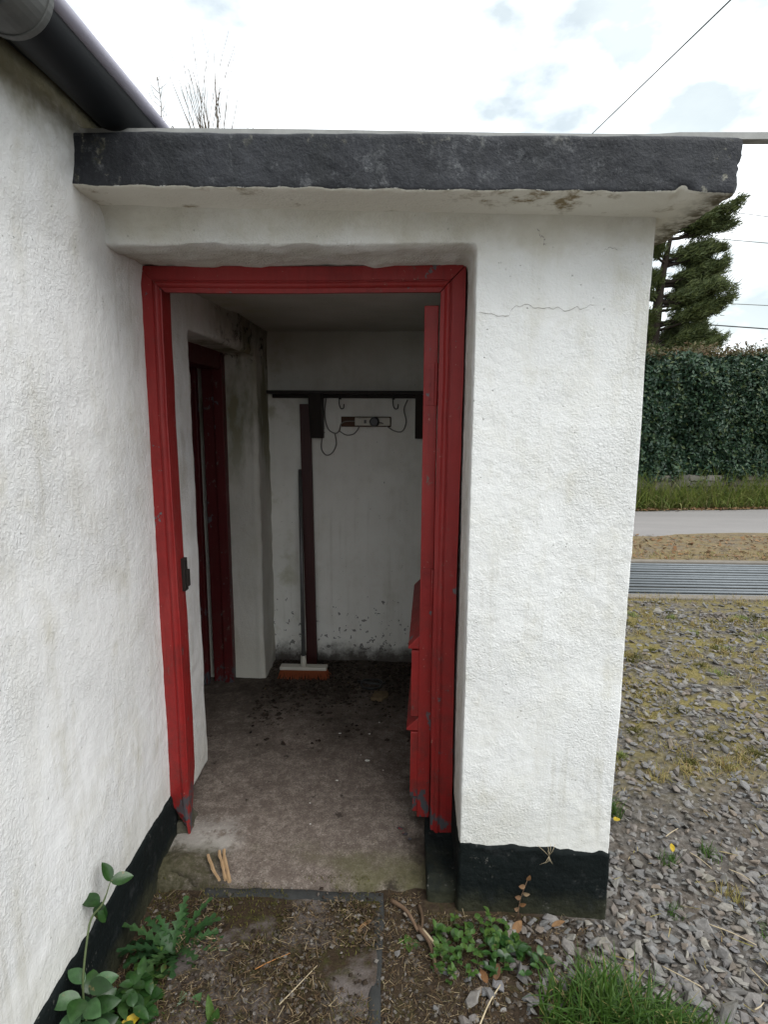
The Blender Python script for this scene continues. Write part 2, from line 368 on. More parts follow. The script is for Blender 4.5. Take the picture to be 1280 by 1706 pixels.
def ground_mat():
    m = NM('ground_earth'); x, y, z = m.sep()
    n = m.noise(1.3, 6, .65); n2 = m.noise(7, 6, .7); n3 = m.noise(60, 4, .7); n4 = m.noise(3.1, 5, .6)
    soil = m.mix(n3, (.022, .015, .010), (.075, .055, .038))
    soil = m.mix(m.ramp(n2, [(.52, 0.0), (.66, .7)]), soil, (.05, .048, .018))
    vor = m.voro(38); vc = m.voro(38, out='Color')
    gv = m.mix(vor, (.15, .138, .125), (.04, .035, .03))
    gv = m.mix(m.math('MULTIPLY', m.ramp(n3, [(.5, 0.0), (.7, 1.0)]), .5), gv, (.32, .30, .28))
    gv = m.mix(m.ramp(n2, [(.45, 0.0), (.7, .6)]), gv, (.13, .10, .075))
    moss = m.mix(n3, (.09, .078, .025), (.27, .22, .08))
    mo = m.math('MULTIPLY', m.ramp(n4, [(.40, 0.0), (.54, .9)]), m.mr(y, 2.0, 3.0))
    gv = m.mix(m.math('MULTIPLY', mo, m.ramp(n2, [(.38, 0.0), (.52, 1.0)])), gv, moss)
    f = m.mr(m.math('ADD', x, m.math('MULTIPLY', m.math('SUBTRACT', n2, .5), .5)), .38, .62)
    far = m.mr(y, 3.5, 6.0)
    f = m.math('MAXIMUM', f, far)
    c = m.mix(f, soil, gv)
    tan = m.mix(n3, (.13, .095, .06), (.28, .22, .13))
    c = m.mix(m.math('MULTIPLY', m.mr(y, 4.6, 6.6), m.ramp(n2, [(.35, .3), (.6, .9)])), c, tan)
    m.bump(m.math('ADD', m.math('MULTIPLY', vor, -.8), n3), .8, .01)
    return m.done(c, .95, .1)
MT['ground'] = ground_mat()

def stone_mat(name, cols, island=True):
    m = NM(name)
    r = m.island() if island else m.rand()
    st = [(i / (len(cols) - 1), c) for i, c in enumerate(cols)]
    c = m.ramp(r, st)
    n = m.noise(70, 4, .65); n2 = m.noise(9, 4, .6)
    c = m.mix(m.ramp(n, [(.35, .45), (.65, 0.0)]), c, (.05, .045, .04))
    c = m.mix(m.math('MULTIPLY', m.ramp(n2, [(.55, 0.0), (.7, 1.0)]), .4), c, (.12, .10, .06))
    m.bump(n, .5, .003)
    return m.done(c, .75, .3)
GC = [tuple(v * 1.12 for v in c) for c in [(.115, .108, .105), (.19, .185, .18), (.14, .13, .12), (.23, .22, .21), (.16, .135, .115), (.12, .125, .13), (.27, .25, .215), (.17, .165, .17), (.20, .16, .125), (.15, .145, .145)]]
MT['gravel'] = stone_mat('slate_gravel', GC); MT['gravel1'] = stone_mat('slate_gravel_loose', GC, False)
MT['wallstone'] = stone_mat('wall_stone', [(.10, .095, .085), (.17, .16, .14), (.13, .115, .095), (.20, .19, .17)], False)

def road_mat():
    m = NM('worn_asphalt'); x, y, z = m.sep()
    n = m.noise(1.2, 5, .6, scale3=(.35, 2.2, 1)); n2 = m.noise(50, 3, .6)
    c = m.mix(n, (.20, .19, .185), (.33, .31, .295)); c = m.mix(m.math('MULTIPLY', n2, .35), c, (.12, .115, .11))
    m.bump(n2, .4, .004); return m.done(c, .85, .25)
MT['road'] = road_mat()

def leaf_mat(name, cols, rough=.5, spec=.35, trans=.15, edge=None):
    m = NM(name)
    st = [(i / (len(cols) - 1), c) for i, c in enumerate(cols)]
    c = m.ramp(m.math('FRACT', m.math('ADD', m.island(), m.rand())), st)
    n = m.noise(55, 5, .7); c = m.mix(m.ramp(n, [(.35, .55), (.62, 0.0)]), c, tuple(v * .45 for v in cols[0])); c = m.mix(m.ramp(m.noise(38, 3), [(.66, 0.0), (.72, .6)]), c, (.16, .11, .04)); m.bump(n, .3, .002)
    mat = m.done(c, rough, spec)
    tr = m.n.new('ShaderNodeBsdfTranslucent'); m.put(tr.inputs['Color'], c)
    ms = m.n.new('ShaderNodeMixShader'); ms.inputs[0].default_value = trans
    m.l.new(m.b.outputs[0], ms.inputs[1]); m.l.new(tr.outputs[0], ms.inputs[2]); m.l.new(ms.outputs[0], m.out.inputs[0])
    return mat
MT['grass'] = leaf_mat('grass_blade', [(.035, .085, .012), (.07, .15, .02), (.05, .11, .018), (.11, .19, .035), (.04, .10, .02)], .5, .3, .25)
MT['vergegrass'] = leaf_mat('verge_grass', [(.15, .20, .04), (.28, .33, .08), (.30, .27, .13), (.19, .26, .06), (.10, .17, .05)], .6, .25, .25)
MT['hedge'] = leaf_mat('hedge_leaf', [(.018, .044, .026), (.038, .085, .044), (.025, .060, .036), (.065, .12, .05), (.016, .040, .026), (.033, .072, .042), (.11, .14, .04)], .45, .4, .1)
MT['hedgetop'] = leaf_mat('hedge_new_leaf', [(.06, .07, .03), (.14, .075, .035), (.09, .10, .04), (.17, .12, .05)], .5, .3, .2)
MT['pine'] = leaf_mat('pine_needle', [(.04, .058, .022), (.085, .115, .035), (.14, .165, .05), (.06, .08, .03), (.11, .135, .045)], .6, .25, .1)
MT['vine'] = leaf_mat('glossy_vine_leaf', [(.014, .045, .010), (.035, .09, .02), (.022, .065, .016), (.05, .11, .025)], .32, .5, .12)
MT['vinepale'] = leaf_mat('pale_vine_leaf', [(.04, .10, .035), (.07, .15, .05), (.05, .12, .06)], .38, .45, .12)
MT['dandelion'] = leaf_mat('dandelion_leaf', [(.014, .045, .014), (.028, .08, .022), (.05, .12, .035), (.02, .06, .02), (.065, .13, .04)], .5, .35, .15)
MT['clover'] = leaf_mat('weed_leaf', [(.035, .085, .018), (.06, .13, .025), (.09, .16, .03), (.045, .10, .03)], .5, .3, .2)
MT['yellowleaf'] = leaf_mat('yellow_leaf', [(.52, .36, .02), (.60, .43, .03)], .5, .3, .2)
MT['deadleaf'] = leaf_mat('dead_leaf', [(.20, .10, .045), (.30, .19, .10), (.15, .085, .05), (.36, .27, .17)], .8, .15, .1)
MT['litter'] = leaf_mat('plant_litter', [(.08, .05, .028), (.24, .17, .10), (.05, .033, .02), (.15, .10, .055), (.40, .32, .20), (.045, .045, .016), (.10, .065, .04), (.06, .06, .02)], .9, .1, .05)
MT['stem'] = simple('green_stem', (.05, .08, .03), (.10, .12, .05), 30, .6, .3)
MT['moss'] = leaf_mat('moss', [(.07, .07, .018), (.14, .13, .03), (.05, .06, .018), (.19, .16, .05)], .9, .1, .1)
MT['drypatch'] = leaf_mat('dry_grass_patch', [(.38, .28, .13), (.27, .25, .07), (.46, .36, .20), (.18, .20, .05), (.32, .20, .10)], .9, .1, .2)

# ------------------------------------------------------------------ object helpers
def link(name, me, mat=None, parent=None):
    o = bpy.data.objects.new(name, me); COL.objects.link(o)
    if mat is not None and me is not None and not me.materials: me.materials.append(MT[mat] if isinstance(mat, str) else mat)
    if parent is not None:
        o.parent = parent; o.matrix_parent_inverse = Matrix.Translation(parent.location).inverted() if parent.type == 'EMPTY' else Matrix.Identity(4)
    return o
def tag(o, label, cat, group=None, kind=None):
    o['label'] = label; o['category'] = cat
    if group: o['group'] = group
    if kind: o['kind'] = kind
    return o
def thing(name, label, cat, loc=(0, 0, 0), group=None):
    o = bpy.data.objects.new(name, None); COL.objects.link(o); o.location = loc; o.empty_display_size = .05
    return tag(o, label, cat, group)
class MB:
    def __init__(s): s.v = []; s.f = []; s.sm = []
    def add(s, v, f, smooth=False):
        n = len(s.v); s.v += [tuple(p) for p in v]; s.f += [tuple(i + n for i in q) for q in f]; s.sm += [smooth] * len(f); return s
    def box(s, x0, x1, y0, y1, z0, z1, mat=None, bev=0):
        v = [Vector((x, y, z)) for z in (z0, z1) for y in (y0, y1) for x in (x0, x1)]
        if mat: v = [mat @ p for p in v]
        return s.add(v, [(0, 2, 3, 1), (4, 5, 7, 6), (0, 1, 5, 4), (2, 6, 7, 3), (0, 4, 6, 2), (1, 3, 7, 5)])
    def prism(s, poly, axis, a, b):
        # poly in the other two axes (in xyz order), extruded a..b along axis
        def P(u, w, t): return {0: (t, u, w), 1: (u, t, w), 2: (u, w, t)}[axis]
        n = len(poly); v = [P(u, w, a) for u, w in poly] + [P(u, w, b) for u, w in poly]
        f = [tuple(range(n)), tuple(range(2 * n - 1, n - 1, -1))] + [(i, i + n, (i + 1) % n + n, (i + 1) % n) for i in range(n)]
        return s.add(v, f)
    def tube(s, pts, r, n=7, cap=True):
        pts = [Vector(p) for p in pts]; m = len(pts)
        rr = r if isinstance(r, (list, tuple)) else [r] * m
        v = []; up = Vector((.13, .21, 1)).normalized(); pu = None
        for i, p in enumerate(pts):
            t = (pts[min(i + 1, m - 1)] - pts[max(i - 1, 0)]).normalized()
            if pu is None:
                a = t.cross(up)
                if a.length < .1: a = t.cross(Vector((1, 0, 0)))
                pu = a.normalized()
            pu = (pu - t * pu.dot(t)).normalized(); b = t.cross(pu)
            for k in range(n):
                an = 2 * math.pi * k / n; v.append(p + (pu * math.cos(an) + b * math.sin(an)) * rr[i])
        f = [(i * n + k, i * n + (k + 1) % n, (i + 1) * n + (k + 1) % n, (i + 1) * n + k) for i in range(m - 1) for k in range(n)]
        s.add(v, f, True)
        if cap: s.f += [tuple(len(s.v) - m * n + k for k in range(n))[::-1], tuple(len(s.v) - n + k for k in range(n))]; s.sm += [False, False]
        return s
    def mesh(s, name):
        me = bpy.data.meshes.new(name); me.from_pydata(s.v, [], s.f); me.update()
        me.polygons.foreach_set('use_smooth', s.sm); return me
    def build(s, name, mat, parent=None, bev=0, seg=2):
        o = link(name, s.mesh(name), mat, parent)
        if bev:
            m = o.modifiers.new('bevel', 'BEVEL'); m.width = bev; m.segments = seg; m.limit_method = 'ANGLE'; m.angle_limit = math.radians(35)
        return o
def catmull(pts, k=6):
    P = [Vector(p) for p in pts]; P = [2 * P[0] - P[1]] + P + [2 * P[-1] - P[-2]]; o = []
    for i in range(1, len(P) - 2):
        a, b, c, d = P[i - 1:i + 3]
        for j in range(k):
            t = j / k; o.append(.5 * ((2 * b) + (c - a) * t + (2 * a - 5 * b + 4 * c - d) * t * t + (3 * b - a - 3 * c + d) * t ** 3))
    o.append(P[-2]); return o
def mesh_np(name, V, F, smooth=False):
    # V (n,3), F (m,k) uniform polygon size
    me = bpy.data.meshes.new(name); V = np.asarray(V, np.float32); F = np.asarray(F, np.int32); k = F.shape[1]
    me.vertices.add(len(V)); me.vertices.foreach_set('co', V.ravel())
    me.loops.add(F.size); me.loops.foreach_set('vertex_index', F.ravel())
    me.polygons.add(len(F)); me.polygons.foreach_set('loop_start', np.arange(0, F.size, k, dtype=np.int32))
    me.polygons.foreach_set('loop_total', np.full(len(F), k, np.int32))
    me.polygons.foreach_set('use_smooth', np.full(len(F), smooth)); me.update(calc_edges=True); me.validate(); return me
BV = {}
def lumpy(name, mb, mat, parent, voxel=.012, fn=None, smooth=3, key=None):
    """union of overlapping solids -> voxel surface -> softened -> displaced: hand-trowelled masonry"""
    me = mb.mesh(name); o = bpy.data.objects.new(name, me); COL.objects.link(o)
    r = o.modifiers.new('r', 'REMESH'); r.mode = 'VOXEL'; r.voxel_size = voxel
    if smooth:
        sm = o.modifiers.new('s', 'SMOOTH'); sm.factor = .5; sm.iterations = smooth
    dg = bpy.context.evaluated_depsgraph_get(); ev = o.evaluated_get(dg)
    m2 = bpy.data.meshes.new_from_object(ev); bpy.data.objects.remove(o); bpy.data.meshes.remove(me)
    n = len(m2.vertices); V = np.empty(n * 3, np.float32); m2.vertices.foreach_get('co', V); V = V.reshape(-1, 3).astype(float)
    N = np.empty(n * 3, np.float32); m2.vertices.foreach_get('normal', N); N = N.reshape(-1, 3)
    if fn is not None:
        r_ = fn(V, N)
        V = V + (N * r_[:, None] if r_.ndim == 1 else r_)
    m2.vertices.foreach_set('co', V.astype(np.float32).ravel()); m2.update()
    m2.polygons.foreach_set('use_smooth', np.ones(len(m2.polygons), bool)); m2.name = name
    ob = link(name, m2, mat, parent)
    if key:
        BV[key] = BVHTree.FromObject(ob, bpy.context.evaluated_depsgraph_get())
    return ob

# ------------------------------------------------------------------ ground
def gz(x, y):
    x = np.asarray(x, float); y = np.asarray(y, float)
    P = np.stack([x.ravel(), y.ravel(), np.zeros(x.size)], 1)
    near = np.clip((9 - y.ravel()) / 4, .15, 1)
    h = (.016 * vn(P, .9, 3) + .007 * vn(P, .16, 4) + .003 * vn(P, .05, 9)) * near
    left = np.clip((.15 - x.ravel()) / .5, 0, 1) * np.clip((2.2 - y.ravel()) / .3, 0, 1)
    h = h - .022 * left - .006
    return h.reshape(x.shape)
_gx = np.arange(-1.5, 6.0, .03); _gy = np.arange(.6, 7.6, .03)
_GX, _GY = np.meshgrid(_gx, _gy); _GZ = gz(_GX, _GY)
def gz1(x, y):
    i = int((x + 1.5) / .03); j = int((y - .6) / .03)
    if 0 <= i < _GZ.shape[1] and 0 <= j < _GZ.shape[0]: return float(_GZ[j, i])
    return 0.0
xs = np.concatenate([[-80, -30, -12, -5, -2], np.arange(-1.2, 4.01, .03), [4.4, 5, 6, 7, 8, 10, 14, 20, 35, 90]])
ys = np.concatenate([[-60, -20, -8, -3, 0], np.arange(.6, 7.2, .035), [7.6, 8, 8.6, 9.4, 10, 10.6, 11.2, 12, 14, 18, 26, 40, 70, 120, 220]])
X, Y = np.meshgrid(xs, ys); Z = gz(X, Y)
grid_sunk = (X > 1.2) & (X < 4.9) & (Y > 5.14) & (Y < 6.38)
Z = np.where((Y > 12) , Z, Z)
Z = np.where(grid_sunk, -.45, Z)
nx_, ny_ = len(xs), len(ys)
ii = np.arange(ny_ - 1)[:, None] * nx_ + np.arange(nx_ - 1)[None]
F = np.stack([ii, ii + 1, ii + nx_ + 1, ii + nx_], -1).reshape(-1, 4)
g = link('ground', mesh_np('ground', np.stack([X, Y, Z], -1).reshape(-1, 3), F, True), 'ground'); g['kind'] = 'structure'

# road: a tilted strip with frayed edges
SL = .165
def road_strip():
    xs_ = np.linspace(-40, 70, 260); V = []; n = 9
    for i, x in enumerate(xs_):
        for k in range(n):
            t = k / (n - 1); a = 7.62 + (x - 2.4) * SL + (.07 * vn1(x, 1, .5, 3) + .05 * vn1(x, 1, .15, 5)); b = 9.82 + (x - 2.4) * SL + .06 * vn1(x, 4, .5, 2)
            V.append((x, a + (b - a) * t, -.02 + .06 * math.sin(math.pi * t) ** .6))
    i0 = np.arange(len(xs_) - 1)[:, None] * n + np.arange(n - 1)[None]
    return mesh_np('road', V, np.stack([i0, i0 + n, i0 + n + 1, i0 + 1], -1).reshape(-1, 4), True)
o = link('road', road_strip(), 'road'); o['kind'] = 'structure'

# ------------------------------------------------------------------ cottage
HX = -.832
cot = thing('cottage', 'white roughcast cottage with black plinth and black gutter on the left', 'house', (HX - .3, 1.5, 0))
mb = MB()
mb.box(HX - .52, HX, -1.2, 2.31, .1, 2.34)            # before the inner doorway
mb.box(HX - .52, HX, 3.2, 4.0, -.02, 2.34)
mb.box(HX - .52, HX, 2.2, 3.3, 1.885, 2.34)            # over the doorway
def f_house(V, N):
    d = .0026 * fbm(V, .35, 2, 1) + .0007 * fbm(V, .07, 2, 5) + np.clip(.6 + .8 * vn(V, .3, 33), .2, 1.1) * (.0012 * vn(V * np.array([1, 1, .6]), .021, 8) + .0009 * vn(V, .012, 9))
    d = d + .036 * np.clip((V[:, 2] - 1.97) / .2, 0, 1) * np.clip((V[:, 0] - (HX - .1)) / .08, 0, 1) * np.clip((V[:, 1] - .9) / .5, 0, 1) * np.clip((2.2 - V[:, 1]) / .2, 0, 1)
    # interior stretch stands slightly proud of the outside face
    pr = np.clip((N[:, 0] - .6) * 5, 0, 1) * np.clip((V[:, 1] - 2.05) / .12, 0, 1) * np.clip((V[:, 0] - (HX - .1)) / .08, 0, 1)
    d = d + pr * .035 * np.clip((V[:, 1] - 2.3) / .6, 0, 1) + pr * .004 * vn(V, .06, 12)
    return d
lumpy('wall', mb, 'plaster_house', cot, .0095, f_house, 1, 'house')
def f_pw(V, N):
    D = N * (.003 * fbm(V, .10, 2, 31) + .002 * vn(V, .03, 7))[:, None]
    D[:, 2] += np.clip((V[:, 2] - .12) / .06, 0, 1) * (.008 * vn(V, .16, 33) + .007 * vn(V, .03, 34)); return D
mb = MB(); mb.box(HX - .06, HX + .010, -1.2, 1.955, -.12, .206)
lumpy('plinth', mb, 'black', cot, .012, f_pw, 1)
# eave: soffit, fascia, half-round gutter, first roof slope
MB().box(HX - .3, HX + .055, -2.6, 5.0, 2.30, 2.318).build('soffit_board', 'fascia', cot)
MB().box(HX + .005, HX + .02, -2.6, 5.0, 2.268, 2.42).build('fascia_board', 'fascia', cot, .003)
def gutter(r, yc0, yc1, th, cx, cz, a0=180, a1=360, n=20, bead=True):
    m = MB(); V = []; prof = []
    for k in range(n + 1):
        a = math.radians(a0 + (a1 - a0) * k / n); prof.append((cx + r * math.cos(a), cz + r * math.sin(a)))
    for k in range(n, -1, -1):
        a = math.radians(a0 + (a1 - a0) * k / n); prof.append((cx + (r - th) * math.cos(a), cz + (r - th) * math.sin(a)))
    m.prism(prof, 1, yc0, yc1)
    if bead:
        m.tube([(cx + r - .002, yc0, cz + .003), (cx + r - .002, yc1, cz + .003)], .006, 8)
    return m
GX, GZc = -.704, 2.302
gut = gutter(.063, -2.6, 5.0, .003, GX, GZc, bead=False).build('gutter', 'gutter', cot)
for p in gut.data.polygons: p.use_smooth = len(p.vertices) == 4
link_lip = MB().tube([(GX + .061, -2.6, GZc + .002), (GX + .061, 5.0, GZc + .002)], .0165, 12).build('sheen_lip', 'lip', gut)  # bead added to carry the painted sky sheen
un = gutter(.0695, 1.08, 1.16, .006, GX, GZc, 178, 362, 20, False).build('gutter_union', 'union', gut, .0015)
un2 = gutter(.0725, 1.150, 1.164, .009, GX, GZc, 178, 362, 20, False).build('gutter_union', 'union', gut, .0015)
MB().tube([(GX, 1.04, 2.27), (GX, 1.04, 2.20), (GX - .02, 1.04, 2.17)], [.04, .038, .038], 18).build('gutter_outlet', 'gutter', gut)
for yb in (-.4, 2.15, 3.4):
    gutter(.0685, yb, yb + .03, .005, GX, GZc, 178, 362, 14, False).build('gutter_bracket', 'gutter', gut)
rm = Matrix.Translation((HX + .06, 0, 2.385)) @ Matrix.Rotation(math.radians(37), 4, 'Y')
roof = MB().box(-5.2, 0, -2.6, 5.0, 0, .03, rm).build('roof', 'slate', cot)
# dark room behind the inner doorway
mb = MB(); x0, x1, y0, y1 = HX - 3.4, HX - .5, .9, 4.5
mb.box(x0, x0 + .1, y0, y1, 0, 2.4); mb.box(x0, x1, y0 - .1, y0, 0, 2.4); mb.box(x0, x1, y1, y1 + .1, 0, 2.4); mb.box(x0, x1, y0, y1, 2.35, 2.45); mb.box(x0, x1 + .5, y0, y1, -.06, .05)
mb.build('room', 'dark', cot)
# inner door frame (far side of the recess) and open leaf
FX = HX - .135
idf = MB().box(FX - .11, FX, 3.145, 3.215, .04, 1.90).build('inner_door_frame', 'red_old', cot, .004)
MB().box(FX - .045, FX + .006, 3.128, 3.146, .04, 1.88).build('stop_bead', 'red_old', idf, .003)
MB().box(FX - .11, FX, 2.24, 2.32, .04, 1.90).build('jamb', 'red_old', idf, .004)
MB().box(FX - .11, FX, 2.32, 3.146, 1.80, 1.89).build('head', 'red_old', idf, .004)
idr = MB().box(FX - .92, FX - .125, 3.10, 3.14, .06, 1.84).build('inner_door', 'red_old', cot, .004)
for k in range(5):
    MB().box(FX - .28 - .15 * k, FX - .145 - .15 * k, 3.088, 3.101, .08, 1.82).build('board', 'red_old', idr, .003)

# ------------------------------------------------------------------ porch
por = thing('porch', 'small white flat-roofed entrance porch with thick black roof edge', 'porch', (-.1, 2.5, 0))
PX0, PX1 = .186, .655
def f_front(V, N):
    d = .0026 * fbm(V, .35, 2, 21) + .0007 * fbm(V, .07, 2, 25) + np.clip(.55 + .8 * vn(V, .3, 33), .15, 1.1) * (.0013 * vn(V, .019, 28) + .0010 * vn(V, .010, 29))
    rv = (V[:, 2] < 2.06) & (V[:, 2] > 1.95) & (V[:, 0] < .15)
    d = d + np.where(rv, .006 * vn(V, .09, 41) + .004 * vn(V, .035, 44), 0)
    return d
mb = MB()
mb.box(PX0, PX1, 1.68, 2.10, .18, 2.12)
mb.box(HX - .05, PX1, 1.68, 2.00, 2.022, 2.12)
# cove under the slab
cv = [(1.70, 2.11), (1.70, 2.035)] + [(1.68 - .075 * (1 - math.cos(math.radians(a))), 2.035 + .075 * math.sin(math.radians(a))) for a in range(0, 91, 15)]
mb.prism(cv, 0, HX - .04, PX1 - .005)
lumpy('front_wall', mb, 'plaster_front', por, .0075, f_front, 2, 'front')
mb = MB().box(PX0 + .30, PX1 - .003, 2.05, 3.7, -.1, 2.10)
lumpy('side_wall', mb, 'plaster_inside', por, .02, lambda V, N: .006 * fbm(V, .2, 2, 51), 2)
mb = MB().box(HX - .1, PX1 - .01, 3.47, 3.72, -.1, 2.10)
def f_in(V, N): return .008 * fbm(V, .35, 2, 61) + .002 * fbm(V, .06, 2, 65)
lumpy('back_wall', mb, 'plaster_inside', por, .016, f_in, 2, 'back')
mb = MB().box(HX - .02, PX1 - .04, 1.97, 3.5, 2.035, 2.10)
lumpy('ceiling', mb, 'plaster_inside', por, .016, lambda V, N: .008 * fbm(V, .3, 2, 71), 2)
# plinth of the pier and the stump below the right jamb
mb = MB().prism([(PX0 - .006, -.12), (PX1 + .004, -.12), (PX1 + .004, .228), (.42, .232), (PX0 - .006, .244)], 1, 1.672, 2.11)
mb.box(PX1 - .1, PX1 + .006, 2.0, 3.72, -.12, .225)
def f_pl(V, N):
    D = N * (.003 * fbm(V, .12, 2, 81) + .002 * vn(V, .03, 84))[:, None]
    D[:, 2] += np.clip((V[:, 2] - .15) / .06, 0, 1) * (.007 * vn(V, .12, 86) + .006 * vn(V, .025, 87)); return D
lumpy('plinth', mb, 'black', por, .011, f_pl, 1)
mb = MB().prism([(1.695, -.1), (1.70, .05), (1.745, .078), (1.99, .105), (1.99, -.1)], 0, .086, PX0 + .02)
lumpy('plinth_stump', mb, 'black', por, .008, lambda V, N: .004 * fbm(V, .06, 2, 91), 2)

# roof slab
def f_slab(V, N):
    d = .0015 * fbm(V, .2, 2, 101) + .0008 * fbm(V, .04, 2, 105)
    D = N * d[:, None]
    # the drip edge sags towards the right; broken right-hand end
    D[:, 2] += -.018 * (V[:, 0] + .8)
    e = np.clip((V[:, 0] - .58) / .2, 0, 1)
    D[:, 0] += e * (.007 * vn(np.stack([V[:, 0] * .2, V[:, 1] * .7, V[:, 2]], 1), .026, 109) + .006 * vn(V, .010, 108) - .012 * np.clip((2.12 - V[:, 2]) / .05, 0, 1) * e)
    # chipped lower edge
    lo = np.clip((2.125 - V[:, 2]) / .03, 0, 1) * np.clip((1.56 - V[:, 1]) / .05, 0, 1)
    D[:, 2] += lo * .006 * vn(V, .03, 110)
    D[:, 1] += -np.clip((1.53 - V[:, 1]) / .03, 0, 1) * .0014 * fbm(V * np.array([1, 1, 2.0]), .03, 3, 113)
    nick = np.exp(-(((V[:, 0] - .64) / .018) ** 2 + ((V[:, 2] - 2.095) / .022) ** 2)) * np.clip((1.56 - V[:, 1]) / .04, 0, 1)
    D[:, 1] += nick * .03; D[:, 2] += nick * .012
    top = np.clip((V[:, 2] - 2.19) / .02, 0, 1)
    D[:, 2] += top * .002 * vn(V, .06, 115)
    return D
mb = MB().box(HX - .03, .765, 1.5, 3.85, 2.106, 2.232)
lumpy('roof_slab', mb, 'slab', por, .0095, f_slab, 2, 'slab')

# concrete floor
def f_floor():
    xs_ = np.concatenate([np.arange(-1.45, .2, .02), np.arange(.2, .56, .05)]); ys_ = np.arange(1.735, 3.56, .02)
    X, Y = np.meshgrid(xs_, ys_)
    P = np.stack([X.ravel(), Y.ravel(), X.ravel() * 0], 1)
    z = .016 + .042 * np.clip((Y - 1.74) / .28, 0, 1) + (.005 * fbm(P, .22, 3, 121) + .003 * vn(P, .05, 125)).reshape(X.shape)
    z = z + np.clip((-.62 - X) / .12, 0, 1) * np.clip((2.0 - Y) / .15, 0, 1) * .012
    z[0, :] -= .06
    Y = Y.copy(); Y[0, :] += .006; Y[:2, :] += (.010 * vn(np.stack([X[0], X[0] * 0, X[0] * 0], 1), .05, 3) + .008 * vn(np.stack([X[0], X[0] * 0, X[0] * 0], 1), .2, 5))[None]
    n, m = len(xs_), len(ys_); i0 = np.arange(m - 1)[:, None] * n + np.arange(n - 1)[None]
    return mesh_np('floor', np.stack([X, Y, z], -1).reshape(-1, 3), np.stack([i0, i0 + 1, i0 + n + 1, i0 + n], -1).reshape(-1, 4), True)
flo = link('floor', f_floor(), 'concrete', por)

# ---- door frame: moulded section, mitred at the corners
FY = 1.91
OX0, OX1, OZ = -.838, .178, 2.021
PROF = [(0, 0), (.036, 0), (.041, 0), (.0425, .004), (.045, .004), (.0465, .0015), (.051, 0), (.056, .0015), (.060, .006), (.063, .012), (.0755, .014), (.0755, .032), (.062, .034), (.062, .095), (0, .095)]
frm = thing('x', 'x', 'x'); bpy.data.objects.remove(frm)
PROFL = [(min(u, .066) if u < .07 else .066 if u > .07 else .060, d if d < .05 else d) for u, d in PROF]
def jamb(left, zbots):
    m = MB(); n = len(PROF); v = []
    segs = 34
    for k in range(segs + 1):
        t = k / segs
        for i, (u, d) in enumerate(PROFL if left else PROF):
            x = OX0 + u if left else OX1 - u
            zt = OZ - u; zb = zbots(u, d)
            z = zb + (zt - zb) * t
            wob = .0025 * math.sin(z * 3.1 + (0 if left else 2)) + .0012 * vn1(z, u * 8, .12, 5)
            v.append((x + wob, FY + d + .0015 * vn1(z, 3, .2, 7), z))
    f = []
    for k in range(segs):
        for i in range(n):
            a, b = k * n + i, k * n + (i + 1) % n; q = (a, b, b + n, a + n)
            f.append(q if left else q[::-1])
    f.append(tuple(range(n))[::-1] if left else tuple(range(n))); top = tuple(segs * n + i for i in range(n)); f.append(top if left else top[::-1])
    m.add(v, f); return m
def zb_l(u, d):
    if d > .04: return .27
    return {0: .185, .036: .150, .041: .176, .0425: .168, .045: .19, .0465: .178, .051: .150, .056: .11}.get(u, .055) + .012 * vn1(u, d, .012, 3)
def zb_r(u, d): return .085 + .014 * vn1(u * 3, d, .03, 4) + (.03 if d > .04 else 0)
dfr = jamb(True, zb_l).build('door_frame', 'red', por)
jr = jamb(False, zb_r).build('jamb', 'red', dfr)
m = MB(); n = len(PROF); v = []; segs = 24
for k in range(segs + 1):
    t = k / segs
    for (u, d) in PROF:
        x = OX0 + u + (OX1 - OX0 - 2 * u) * t; v.append((x, FY + d + .001 * math.sin(x * 9), OZ - u + .0018 * math.sin(x * 5) + .001 * vn1(x, u, .1, 4)))
f = [(k * n + (i + 1) % n, k * n + i, (k + 1) * n + i, (k + 1) * n + (i + 1) % n) for k in range(segs) for i in range(n)]
m.add(v, f + [tuple(range(n)), tuple(segs * n + i for i in range(n))[::-1]]).build('head', 'red', dfr)
# rotted foot: recessed dark core and a mossy stone lump behind the broken end
mb = MB().box(-.832, -.795, 1.955, 2.0, .08, .30); lumpy('rotted_core', mb, 'bark', dfr, .007, lambda V, N: .006 * fbm(V, .03, 2, 7), 1)
mb = MB().prism([(-.835, .0), (-.772, .0), (-.778, .06), (-.80, .095), (-.835, .085)], 1, 1.925, 2.03); lumpy('rubble_foot', mb, 'rubble', dfr, .008, lambda V, N: .009 * fbm(V, .04, 2, 9), 1)
mb = MB().prism([(-.83, -.06), (-.66, -.06), (-.675, .035), (-.76, .05), (-.83, .045)], 1, 1.755, 1.95); lumpy('concrete_haunch', mb, 'concrete', flo, .009, lambda V, N: .008 * fbm(V, .05, 3, 13), 2)
# strike plate on the left jamb
kp = MB().box(-.790, -.764, 1.975, 2.004, .955, 1.072); kp.box(-.766, -.756, 1.985, 2.004, .97, 1.03); kp.build('strike_plate', 'iron', dfr, .002)

